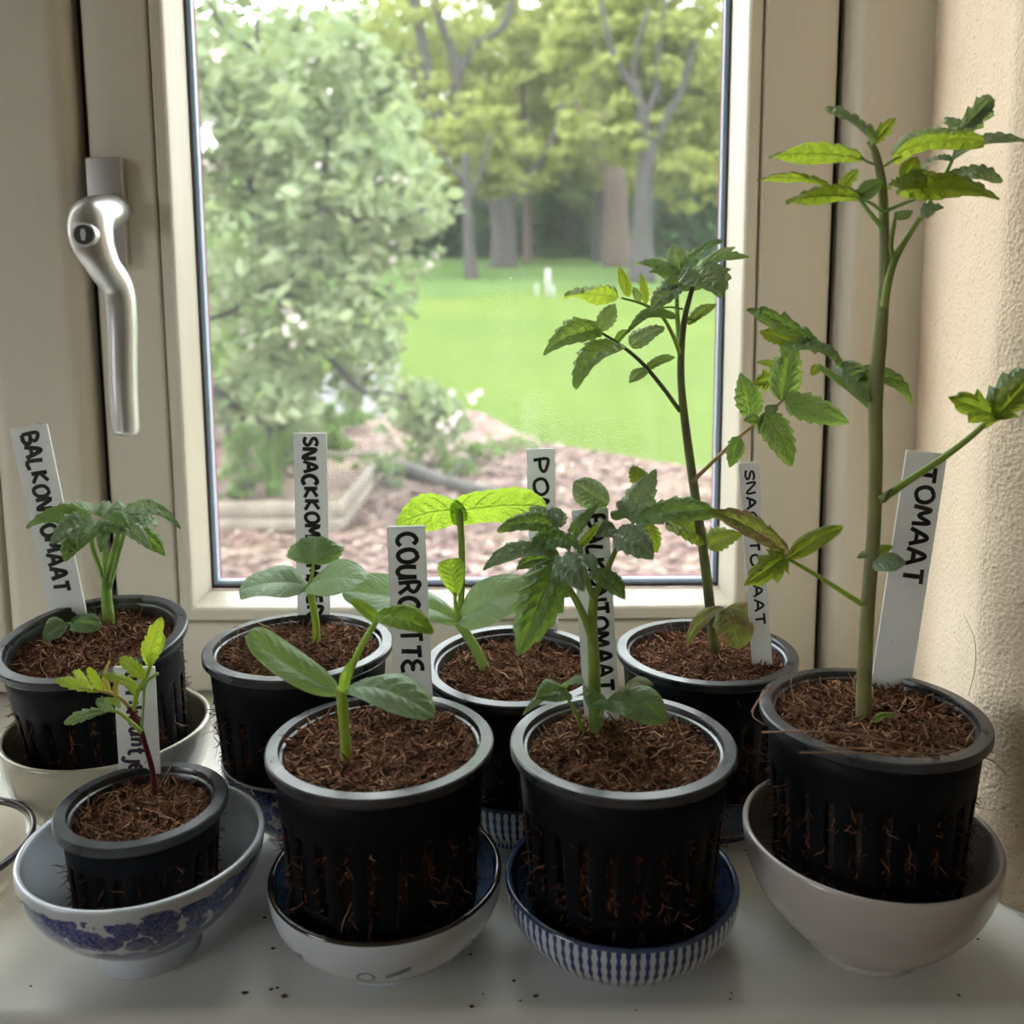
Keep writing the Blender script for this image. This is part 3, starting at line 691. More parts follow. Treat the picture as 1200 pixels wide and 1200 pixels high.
plant_label('H', 'TOMAAT', (1062, 527), (1110, 532), (1020, 806), (1066, 808), soil_pt('H', 1043, 807)[1], .06, .56, .46, .055, 'wide grey-white plant label reading TOMAAT by the plaster wall', shift=.08)

# ================================================================== SEEDLINGS
NH = {'c': (0, -.9, .45), 'm': (0, -.5, .87), 'u': (0, -.25, 1), 'f': (0, .35, 1), 'l': (-.6, -.6, .6), 'r': (.6, -.6, .6), 'k': (-.2, -.9, -.2)}
def outline(kind, t):
    if kind == 'tomato':
        h = t**.55*(1-t)**.85; n, d = 6, .22
    elif kind == 'lobed':
        h = t**.5*(1-t)**.8; n, d = 3.4, .42
    elif kind == 'smooth':
        h = t**.6*(1-t)**.75; n, d = 1, 0
    elif kind == 'cot':
        h = (t**.62)*(1-t)**.42; n, d = 1, 0
    elif kind == 'round':
        h = np.sqrt(np.clip(1-(2*t-1)**2, 0, 1)); n, d = 9, .08
    elif kind == 'fan':
        h = t**.8*(1-t)**.25; n, d = 7, .14
    elif kind == 'gourd':
        h = t**.38*(1-t)**.5; n, d = 7, .10
    elif kind == 'marigold':
        h = t**.7*(1-t)**.55; n, d = 5, .30
    h = h/h.max(); f = (n*t) % 1.0
    return h*(1-d*(1-f)*np.clip(t*6, 0, 1)), n
def leaf(parent, kind, mat, b, t, w, y, dy=0.0, N='m', arch=.12, fold=.25, quilt=.07, name='leaflet', curl=.1, wmax=2.2):
    """b, t: pixels of base and tip; w: width in the picture in pixels; y: depth of the base; dy: how much further away the tip is"""
    B, T = P(*b, y), P(*t, y+dy); ax = T-B; L = np.linalg.norm(ax)
    Nv = np.array(NH[N] if isinstance(N, str) else N, float)+rng.normal(0, .10, 3); Nv /= np.linalg.norm(Nv)
    side = np.cross(ax/L, Nv); ns = np.linalg.norm(side)
    if ns < .15: side = np.cross(ax/L, np.array([.3, -.8, .5])); ns = np.linalg.norm(side)
    side /= ns; nrm = np.cross(side, ax/L)
    mid = (B+T)/2; a2 = proj(T)-proj(B); a2 /= np.linalg.norm(a2)+1e-9
    s2 = (proj(mid+side*.001)-proj(mid)); perp = abs(s2[0]*a2[1]-s2[1]*a2[0])          # px per mm across
    full = np.linalg.norm(proj(mid+np.array([.001, 0, 0]))-proj(mid))
    W_ = w/2/max(perp, full/wmax)*.001
    nt, nsd = (44, 15) if L > .012 else (22, 9)
    tt = np.linspace(0, 1, nt); ss = np.linspace(-1, 1, nsd)
    te = np.clip(tt, .004, .996); h, _ = outline(kind, te)
    C1 = (B+T)/2+nrm*arch*L*2
    axp = ((1-tt)**2)[:, None]*B+(2*tt*(1-tt))[:, None]*C1+(tt**2)[:, None]*T
    tg = np.gradient(axp, axis=0); tg /= np.linalg.norm(tg, axis=1)[:, None]
    V, uv = [], []
    nvn = 7; ph0 = rng.random()*6
    for i in range(nt):
        sd = side-tg[i]*(side@tg[i]); sd /= np.linalg.norm(sd); nn = np.cross(sd, tg[i])
        hw = max(h[i], .012)*W_
        for s in ss:
            q = abs(s); ph = nvn*(tt[i]-.3*q)
            z = fold*q*hw-curl*W_*q**3+2.5*quilt*W_*abs(math.sin(math.pi*ph))*math.sin(math.pi*min(q*1.15, 1))*min(1, h[i]*1.5)+.11*W_*math.sin(7*tt[i]+ph0+s*1.5)*q
            V.append(axp[i]+sd*s*hw+nn*z); uv.append((s*.5+.5, tt[i]))
    idx = np.arange(nt*nsd).reshape(nt, nsd)
    Fc = np.stack([idx[:-1, :-1], idx[:-1, 1:], idx[1:, 1:], idx[1:, :-1]], -1).reshape(-1, 4)
    o = mesh_obj(name, np.array(V)-PO[parent.name], Fc, mat, parent, uvs=uv, origin=B-PO[parent.name])
    near = sorted((np.linalg.norm(c-B, axis=1).min(), k) for k, (q, c) in enumerate(STALKS.get(parent.name, [])))
    if near and near[0][0] < .012: o.parent = STALKS[parent.name][near[0][1]][0]           # a leaflet hangs on its own stalk
    return o
PO = {}; STALKS = {}
def plant(name, label, cat, base):
    o = empty(name, base, label=label, cat=cat); PO[o.name] = np.array(base); return o
def stalk(parent, pts, y, r, mat, name='stem', hairs=0, seg=10):
    """pts: (u, v) or (u, v, dy); r in pixels"""
    W3 = [P(p[0], p[1], y+(p[2] if len(p) > 2 else 0)) for p in pts]
    sc = 1/np.linalg.norm(proj(W3[0]+np.array([.001, 0, 0]))-proj(W3[0]))*.001
    rr = [q*sc for q in r]
    o = tube(name, np.array(W3)-PO[parent.name], rr, mat, parent, seg, max(12, len(pts)*7))
    if name in ('leaf_stalk', 'side_shoot'): STALKS.setdefault(parent.name, []).append((o, crom(W3, 24)))
    if hairs:
        c = crom(W3, 200); i = rng.integers(0, 199, hairs); st = c[i]; rad = np.interp(i/199, np.linspace(0, 1, len(rr)), rr)
        ax = c[i+1]-c[i]; d = rng.normal(0, 1, (hairs, 3)); d -= ax*((d*ax).sum(1)/((ax*ax).sum(1)+1e-12))[:, None]; d /= np.linalg.norm(d, axis=1)[:, None]
        strands('stem_hair', st+d*rad[:, None]*.9-PO[parent.name], d, rng.uniform(.0006, .0018, hairs), .00003, parent, mat='hair', curl=.12, k=3)
    return o

# ---- A: bushy balcony tomato
b = soil_pt('A', 128, 731); y = b[1]; p = plant('tomato_seedling', 'short bushy tomato seedling with crinkled drooping leaves in the cream bowl', 'seedling', b)
stalk(p, [(128, 734), (125, 700), (124, 675)], y, [7, 6, 5], 'stem_pale', hairs=160)
stalk(p, [(124, 685), (115, 660), (108, 640, -.004), (109, 624, -.006)], y, [3.4, 3, 2.4], 'stem_pale', 'leaf_stalk')
stalk(p, [(125, 682), (130, 655), (138, 628), (140, 608)], y, [4, 3.6, 3, 2.4], 'stem_pale', 'leaf_stalk', hairs=60)
stalk(p, [(127, 690), (135, 662), (141, 640), (148, 618, .008)], y, [3.2, 3, 2.6, 2], 'stem_pale', 'leaf_stalk')
stalk(p, [(124, 678), (123, 650), (120, 625)], y, [3.2, 3, 2], 'stem_pale', 'leaf_stalk')
for a in [((108, 612), (30, 618), 26, 0, -.01, 'm', .2, .3), ((100, 612), (88, 590), 34, .01, .02, 'm', .1, .2), ((112, 618), (58, 636), 34, -.008, -.015, 'm', .16, .25),
          ((108, 628), (76, 658), 24, -.01, -.012, 'm', .2, .3), ((118, 622), (92, 643), 28, -.014, -.02, 'm', .15, .3), ((122, 612), (152, 625), 34, -.01, -.015, 'm', .15, .2),
          ((122, 606), (136, 594), 30, .004, .02, 'm', .1, .2), ((145, 604), (212, 620), 20, 0, -.004, 'u', .25, .35), ((146, 610), (182, 618), 26, .008, .012, 'm', .12, .3),
          ((146, 618), (194, 651), 26, .006, 0, 'm', .18, .3), ((140, 622), (178, 645), 22, -.01, -.02, 'm', .2, .35), ((148, 602), (197, 603), 18, .012, .02, 'u', .1, .3), ((128, 618), (118, 648), 16, -.016, -.02, 'c', .1, .3)]:
    leaf(p, 'tomato', 'tomato_leaf' if rng.random() < .7 else 'tomato_pale', a[0], a[1], a[2], y+a[3], a[4], a[5], a[6], a[7], quilt=.12)
stalk(p, [(86, 742), (82, 731), (76, 731)], y-.012, [1.4, 1.4, 1], 'stem_pale', 'leaf_stalk')
leaf(p, 'smooth', 'tomato_leaf', (80, 732), (50, 752), 22, y-.014, -.004, 'm', .2, .2); leaf(p, 'smooth', 'tomato_yellow', (58, 748), (47, 772), 10, y-.018, -.004, 'm', .1, .2)
leaf(p, 'round', 'tomato_leaf', (84, 733), (118, 735), 24, y-.012, -.006, 'm', .15, .2); leaf(p, 'smooth', 'tomato_leaf', (82, 731), (112, 722), 10, y-.008, .006, 'm', .1, .2)

# ---- B: marigold
b = soil_pt('B', 182, 938); y = b[1]; p = plant('marigold_seedling', 'marigold seedling with dark red stem and toothed yellow-green leaves', 'seedling', b)
stalk(p, [(182, 940), (179, 905), (170, 872), (165, 857), (157, 838), (153, 828)], y, [3, 3, 3, 3.6, 4, 3.5], 'stem_red', hairs=20)
stalk(p, [(154, 831), (143, 820), (128, 812), (105, 807), (92, 806)], y, [2.4, 2.2, 2, 1.6, 1], 'stem_bronze', 'leaf_stalk')
stalk(p, [(156, 832), (161, 812), (170, 796), (177, 778), (182, 762)], y, [3, 2.6, 2.4, 2, 1.2], 'stem_lime', 'leaf_stalk')
stalk(p, [(166, 858), (152, 845), (137, 834), (120, 833)], y-.004, [2.8, 2.2, 2, 1.2], 'stem_lime', 'leaf_stalk')
stalk(p, [(166, 855), (168, 825), (171, 800), (185, 789)], y-.003, [1.5, 1.4, 1.6, 2], 'stem_pale', 'leaf_stalk')
for a in [((116, 811), (64, 796), 17, 'marigold_leaf'), ((108, 810), (86, 789), 12, 'marigold_leaf'), ((120, 810), (103, 782), 15, 'marigold_leaf'), ((128, 812), (127, 776), 13, 'marigold_bronze'),
          ((137, 816), (138, 798), 9, 'marigold_bronze'), ((160, 812), (150, 805), 12, 'marigold_leaf'), ((174, 784), (190, 724), 21, 'marigold_leaf'), ((177, 780), (193, 745), 13, 'marigold_leaf'), ((175, 782), (168, 751), 13, 'marigold_leaf'),
          ((170, 795), (141, 771), 22, 'marigold_leaf'), ((164, 806), (121, 791), 15, 'marigold_leaf'), ((128, 832), (75, 847), 16, 'marigold_green'), ((134, 833), (112, 822), 16, 'marigold_green'), ((140, 830), (126, 817), 12, 'marigold_green')]:
    leaf(p, 'marigold', a[3], a[0], a[1], a[2], y+rng.uniform(-.004, .004), rng.uniform(-.012, .004), 'm', .06, .15, .04)

# ---- C: cucumber
b = soil_pt('C', 371, 757); y = b[1]; p = plant('cucumber_seedling', 'cucumber seedling with two oval seed leaves and one round true leaf', 'seedling', b)
stalk(p, [(371, 759), (370, 730), (365, 700), (362, 684)], y, [4.6, 4.4, 4.2, 4], 'stem_lime', hairs=40)
stalk(p, [(362, 688), (366, 672), (367, 658)], y-.002, [2.4, 2, 1.6], 'stem_lime', 'leaf_stalk')
leaf(p, 'cot', 'cotyledon', (362, 686), (280, 692), 38, y-.003, -.004, 'm', .1, .15, .02, 'seed_leaf'); leaf(p, 'cot', 'cotyledon', (359, 688), (427, 680), 38, y-.002, -.016, 'm', .12, .12, .02, 'seed_leaf')
leaf(p, 'round', 'cucumber_leaf', (367, 661), (371, 629), 70, y-.004, .014, 'm', .12, -.12, .06, 'leaf')

# ---- D: courgette
b = soil_pt('D', 406, 893); y = b[1]; p = plant('courgette_seedling', 'courgette seedling with two thick seed leaves in the brown rimmed bowl', 'seedling', b)
stalk(p, [(406, 896), (404, 860), (401, 825), (400, 806)], y, [6.4, 6, 6, 6], 'stem_lime', hairs=120)
stalk(p, [(401, 815), (410, 788), (424, 756), (441, 728)], y, [4.4, 4.2, 4, 3.4], 'stem_lime', 'leaf_stalk', hairs=90)
leaf(p, 'smooth', 'gourd_leaf', (401, 812), (411, 774), 13, y-.005, 0, 'c', .1, .3, .05, 'leaf_bud')
leaf(p, 'cot', 'cotyledon', (400, 812), (292, 741), 42, y, -.008, 'm', -.08, .2, .05, 'seed_leaf'); leaf(p, 'cot', 'cotyledon', (404, 808), (509, 838), 42, y-.004, -.016, 'm', .16, .12, .07, 'seed_leaf')
leaf(p, 'gourd', 'gourd_leaf', (443, 728), (412, 703), 17, y, .004, 'm', .06, .3, .08, 'leaf'); leaf(p, 'gourd', 'gourd_leaf', (441, 724), (508, 742), 30, y-.002, -.008, 'm', .14, .25, .10, 'leaf')

# ---- E: pumpkin
b = soil_pt('E', 569, 786); y = b[1]; p = plant('pumpkin_seedling', 'pumpkin seedling with one broad bright green leaf held like an umbrella', 'seedling', b)
stalk(p, [(570, 789), (560, 765), (548, 745), (537, 728)], y, [6.4, 5.8, 5.6, 6], 'stem_pale', hairs=70)
stalk(p, [(538, 730), (541, 690), (541, 640), (538, 596)], y, [4.4, 4, 4, 4], 'stem_green', 'leaf_stalk', hairs=60)
stalk(p, [(538, 728), (534, 710), (533, 694)], y-.006, [2.6, 2.4, 2], 'stem_lime', 'leaf_stalk')
leaf(p, 'cot', 'cotyledon', (538, 728), (402, 692), 44, y-.004, -.006, 'm', .08, .25, .02, 'seed_leaf'); leaf(p, 'cot', 'cotyledon', (536, 728), (622, 690), 52, y-.004, -.012, 'm', .10, .15, .02, 'seed_leaf')
leaf(p, 'fan', 'gourd_leaf', (535, 700), (527, 655), 34, y-.006, .004, 'c', .05, .2, .08, 'leaf')
leaf(p, 'gourd', 'gourd_leaf', (546, 600), (464, 616), 44, y-.002, .004, (0, .75, .65), .12, .15, .10, 'leaf', wmax=3); leaf(p, 'gourd', 'gourd_leaf', (528, 602), (640, 594), 46, y+.002, .006, (0, .75, .65), .05, .15, .10, 'leaf', wmax=3)

# ---- F: forked hairy tomato
b = soil_pt('F', 698, 858); y = b[1]; p = plant('tomato_seedling', 'hairy forked tomato seedling with broad crinkled leaves in the striped bowl', 'seedling', b)
stalk(p, [(698, 862), (697, 820), (696, 775), (694, 730), (696, 698)], y, [8, 7.6, 7, 6, 5], 'stem_green', hairs=260)
stalk(p, [(695, 752), (684, 722), (670, 695), (655, 676, -.006)], y-.002, [4.8, 4.4, 4, 3], 'stem_green', 'leaf_stalk', hairs=160)
stalk(p, [(696, 700), (706, 680), (717, 655), (727, 632)], y, [4, 3.6, 3.4, 2.6], 'stem_green', 'leaf_stalk', hairs=60)
stalk(p, [(696, 702), (688, 680), (682, 655), (680, 640)], y, [4, 3.6, 3, 2.4], 'stem_green', 'leaf_stalk')
stalk(p, [(727, 634), (740, 615), (755, 600)], y+.002, [2.2, 2, 1.4], 'stem_green', 'leaf_stalk')
for a in [((652, 655), (607, 768), 64, -.010, -.022, 'c', .10, .12, 'tomato_leaf'), ((656, 656), (566, 668), 24, .0, -.004, 'u', .2, .35, 'tomato_pale'), ((645, 655), (605, 668), 22, .004, 0, 'm', .2, .3, 'tomato_leaf'),
          ((648, 618), (582, 622), 28, .004, -.006, 'm', .14, .3, 'tomato_leaf'), ((652, 620), (620, 596), 26, .012, .012, 'm', .1, .2, 'tomato_pale'), ((655, 618), (648, 594), 24, .014, .012, 'm', .1, .2, 'tomato_pale'),
          ((665, 640), (620, 646), 32, .004, -.008, 'm', .2, .2, 'tomato_leaf'), ((668, 632), (700, 592), 18, .0, .004, 'l', .05, .4, 'tomato_leaf'), ((680, 640), (703, 612), 12, -.006, -.004, 'c', .05, .4, 'tomato_yellow'), ((676, 645), (660, 628), 14, -.008, -.006, 'm', .1, .3, 'tomato_leaf'),
          ((660, 652), (684, 693), 42, -.014, -.018, 'c', .15, .15, 'tomato_pale'), ((692, 672), (733, 702), 28, -.008, -.014, 'm', .14, .3, 'tomato_leaf'), ((688, 650), (697, 672), 18, -.012, -.010, 'c', .1, .3, 'tomato_pale'),
          ((712, 592), (672, 566), 38, .010, .006, 'c', .05, -.05, 'tomato_pale'), ((740, 612), (769, 550), 38, .002, .006, 'l', .10, .1, 'tomato_pale'), ((752, 572), (742, 545), 24, .014, .01, 'c', .1, .2, 'tomato_yellow'),
          ((742, 604), (722, 588), 24, .004, .004, 'm', .1, .2, 'tomato_pale'), ((745, 612), (850, 604), 34, -.002, -.006, 'm', .14, .25, 'tomato_leaf'), ((738, 610), (775, 590), 20, .006, .008, 'm', .1, .2, 'tomato_leaf'), ((724, 625), (766, 654), 46, -.008, -.016, 'c', .14, .15, 'tomato_pale'),
          ((755, 612), (771, 648), 26, .006, 0, 'c', .1, .2, 'tomato_yellow'), ((722, 622), (698, 628), 30, -.002, -.008, 'm', .1, .2, 'tomato_pale'), ((716, 606), (735, 604), 14, .004, .004, 'm', .1, .2, 'tomato_leaf')]:
    leaf(p, 'round' if a[0] == (712, 592) else 'tomato', a[8], a[0], a[1], a[2], y+a[3], a[4], a[5], a[6], a[7], quilt=.13)
stalk(p, [(684, 858), (676, 838), (664, 816)], y-.004, [2.6, 2.4, 1.8], 'stem_green', 'leaf_stalk', hairs=30)
stalk(p, [(700, 860), (702, 846), (710, 822)], y-.012, [2.6, 2.4, 1.8], 'stem_green', 'leaf_stalk')
for a in [((666, 814), (628, 818), 28, 'm', 'tomato_leaf'), ((660, 804), (612, 838), 12, 'm', 'tomato_pale'), ((662, 808), (684, 801), 10, 'm', 'tomato_leaf'), ((710, 822), (784, 846), 44, 'm', 'tomato_leaf'),
          ((712, 824), (691, 828), 34, 'm', 'tomato_leaf'), ((702, 838), (696, 860), 15, 'c', 'tomato_leaf'), ((730, 812), (766, 803), 11, 'm', 'tomato_faded')]:
    leaf(p, 'smooth', a[4], a[0], a[1], a[2], y-.008, -.012, a[3], .16, .2, quilt=.06)

# ---- G: snack tomato in front of the pane
b = soil_pt('G', 838, 768); y = b[1]; p = plant('tomato_seedling', 'slender tall tomato seedling beside the right window stile with long side shoots', 'seedling', b)
stalk(p, [(838, 772), (834, 730), (826, 660), (816, 590), (806, 520), (799, 460), (798, 420), (802, 375), (812, 335)], y, [6.2, 6, 5.8, 5.4, 5, 4.4, 4, 3.4, 2.6], 'stem_dark', hairs=620)
stalk(p, [(798, 432), (795, 390), (793, 350), (795, 322)], y+.003, [3.2, 3, 2.6, 2], 'stem_pale', 'side_shoot', hairs=80)
stalk(p, [(797, 482), (775, 452), (752, 425), (728, 405), (700, 387)], y, [2.8, 2.6, 2.4, 2.2, 1.4], 'stem_dark', 'leaf_stalk', hairs=60)
stalk(p, [(797, 415), (788, 392), (775, 370), (755, 357), (728, 349)], y-.003, [2.6, 2.4, 2, 1.8, 1.2], 'stem_green', 'leaf_stalk')
stalk(p, [(811, 565), (820, 556), (845, 532), (872, 507), (900, 484), (925, 463)], y-.002, [2.6, 2.4, 2.2, 2, 1.4], 'stem_bronze', 'leaf_stalk', hairs=40)
stalk(p, [(820, 632), (800, 622), (780, 613)], y, [2, 1.8, 1.4], 'stem_dark', 'leaf_stalk')
stalk(p, [(836, 735), (844, 718), (855, 714)], y-.004, [1.6, 1.5, 1.2], 'stem_pale', 'leaf_stalk')
stalk(p, [(800, 362), (785, 360), (765, 362)], y-.005, [1.4, 1.2, 1], 'stem_green', 'leaf_stalk'); stalk(p, [(803, 372), (815, 375), (822, 368)], y, [1.4, 1.2, 1], 'stem_green', 'leaf_stalk')
for a in [((704, 387), (636, 415), 33, 0, -.01, 'm', .12, .35, 'tomato_leaf'), ((726, 404), (672, 454), 33, -.004, -.016, 'l', .1, .35, 'tomato_leaf'), ((702, 387), (722, 356), 24, .004, .008, 'c', .08, .2, 'tomato_pale'), ((700, 384), (664, 378), 11, .006, .01, 'u', .1, .2, 'tomato_pale'),
          ((757, 433), (737, 449), 17, -.002, -.006, 'm', .1, .2, 'tomato_pale'), ((758, 432), (791, 418), 14, .002, .004, 'm', .1, .2, 'tomato_leaf'), ((739, 406), (779, 384), 24, 0, .006, 'm', .1, .2, 'tomato_pale'), ((722, 402), (736, 386), 12, .004, 0, 'm', .1, .3, 'tomato_leaf'),
          ((724, 349), (661, 346), 30, .004, -.002, 'f', .04, .1, 'tomato_yellow'), ((737, 348), (725, 311), 15, .002, .006, 'c', .04, .2, 'tomato_yellow'), ((757, 356), (751, 320), 12, .002, .006, 'c', .04, .2, 'tomato_yellow'), ((750, 354), (742, 336), 10, .002, 0, 'c', .04, .2, 'tomato_pale'),
          ((796, 338), (762, 366), 26, -.010, -.012, 'm', .14, .3, 'tomato_pale'), ((768, 360), (733, 392), 12, -.01, -.01, 'l', .02, .4, 'tomato_leaf'), ((794, 372), (746, 374), 12, -.006, -.008, 'm', .08, .3, 'tomato_leaf'), ((798, 322), (744, 309), 15, .004, .004, 'u', .08, .2, 'tomato_leaf'),
          ((798, 320), (789, 285), 32, .006, .010, 'c', .08, .15, 'tomato_pale'), ((800, 320), (846, 281), 18, 0, -.004, 'm', .06, .3, 'tomato_leaf'), ((814, 326), (878, 300), 20, -.002, -.008, 'u', .1, .3, 'tomato_leaf'), ((822, 312), (862, 289), 12, .006, .006, 'm', .05, .2, 'tomato_pale'),
          ((808, 322), (847, 350), 44, -.010, -.016, 'm', .18, .15, 'tomato_pale'), ((806, 380), (840, 356), 16, .002, .006, 'm', .08, .3, 'tomato_leaf'), ((798, 328), (760, 318), 15, .002, .006, 'm', .08, .2, 'tomato_leaf'), ((802, 332), (772, 346), 26, -.006, -.006, 'm', .15, .2, 'tomato_leaf'), ((806, 335), (780, 332), 20, .0, .0, 'm', .1, .2, 'tomato_yellow'), ((800, 340), (826, 330), 20, .004, .004, 'm', .1, .2, 'tomato_leaf')]:
    leaf(p, 'smooth' if a[2] < 12 else 'tomato', a[8], a[0], a[1], a[2], y+a[3], a[4], a[5], a[6], a[7], quilt=.10)
for a in [((866, 512), (855, 548), 24, -.008, -.008, 'c', 'tomato_leaf'), ((880, 490), (868, 436), 34, -.004, .006, 'c', 'tomato_leaf'), ((884, 486), (893, 472), 11, 0, 0, 'c', 'tomato_leaf'), ((895, 484), (928, 546), 42, -.008, -.014, 'c', 'tomato_leaf'), ((890, 496), (872, 492), 18, -.008, -.01, 'c', 'tomato_leaf'), ((898, 484), (912, 476), 16, -.002, 0, 'm', 'tomato_leaf'),
          ((920, 470), (995, 496), 38, -.004, -.010, 'c', 'tomato_leaf'), ((916, 470), (928, 396), 42, 0, .006, 'c', 'tomato_leaf'), ((912, 445), (882, 448), 30, .010, .004, 'c', 'tomato_yellow'), ((912, 428), (886, 424), 10, .010, .004, 'c', 'tomato_yellow'), ((928, 462), (938, 430), 14, .004, .004, 'c', 'tomato_yellow')]:
    leaf(p, 'lobed' if a[6] == 'tomato_yellow' and a[2] > 20 else 'tomato', a[6], a[0], a[1], a[2], y+a[3], a[4], a[5], .08, .15, quilt=.12)
leaf(p, 'tomato', 'tomato_yellow', (780, 612), (832, 638), 34, y+.004, -.004, 'm', .12, .2); leaf(p, 'tomato', 'tomato_yellow', (828, 640), (870, 626), 30, y+.006, 0, 'm', .12, .2)
leaf(p, 'smooth', 'tomato_faded', (848, 712), (804, 758), 16, y-.006, -.012, 'l', .25, .3); leaf(p, 'round', 'tomato_faded', (852, 712), (868, 760), 46, y-.008, -.014, 'c', .15, -.1); leaf(p, 'smooth', 'tomato_faded', (852, 712), (894, 730), 16, y-.004, -.006, 'm', .25, .3)

# ---- H: tall tomato by the wall
b = soil_pt('H', 1013, 846); y = b[1]; p = plant('tomato_seedling', 'tallest tomato plant with thick green stem standing by the plaster wall', 'seedling', b)
stalk(p, [(1012, 852), (1013, 790), (1017, 710), (1024, 620), (1026, 540), (1026, 470), (1031, 400), (1036, 330), (1036, 270), (1034, 220), (1026, 180), (1018, 165)], y, [9, 8.6, 8, 7.8, 8, 8, 7.6, 6.6, 5.6, 5, 4.2, 3], 'stem_olive', hairs=900, seg=14)
stalk(p, [(1036, 362), (1041, 330), (1048, 305), (1062, 280), (1078, 256)], y-.003, [4.8, 4.6, 4.4, 3.6, 2.8], 'stem_green', 'side_shoot', hairs=60)
stalk(p, [(1048, 306), (1044, 288), (1048, 262), (1050, 248)], y-.003, [3, 2.8, 2.2, 1.6], 'stem_green', 'side_shoot')
stalk(p, [(1036, 270), (1020, 250), (1006, 232)], y-.004, [2.8, 2.6, 1.8], 'stem_pale', 'leaf_stalk'); stalk(p, [(1036, 250), (1020, 238), (1008, 234)], y-.002, [2, 1.8, 1.4], 'stem_pale', 'leaf_stalk')
stalk(p, [(1036, 248), (1055, 240), (1072, 234)], y-.002, [2.2, 2, 1.4], 'stem_pale', 'leaf_stalk'); stalk(p, [(1030, 194), (1018, 190), (1008, 184)], y, [1.8, 1.6, 1.2], 'stem_pale', 'leaf_stalk'); stalk(p, [(1034, 196), (1046, 188), (1056, 183)], y, [1.8, 1.6, 1.2], 'stem_pale', 'leaf_stalk')
stalk(p, [(1078, 258), (1095, 226), (1112, 196), (1122, 168), (1128, 150)], y+.02, [2.4, 2.2, 2, 1.6, 1.2], 'stem_pale', 'leaf_stalk')
stalk(p, [(1024, 478), (1003, 460), (984, 446), (958, 428)], y+.003, [5.4, 5.0, 4.6, 3], 'stem_pale', 'leaf_stalk', hairs=70)
stalk(p, [(1032, 586), (1062, 565), (1100, 540), (1136, 513), (1166, 486)], y-.004, [5, 4.4, 4, 3.6, 3], 'stem_green', 'leaf_stalk', hairs=80)
stalk(p, [(1010, 708), (985, 692), (955, 673), (922, 654)], y-.004, [3.4, 3, 2.6, 2], 'stem_lime', 'leaf_stalk', hairs=40)
stalk(p, [(1036, 588), (1040, 578), (1046, 572)], y-.008, [2.6, 2.6, 1], 'stem_dark', 'leaf_bud')
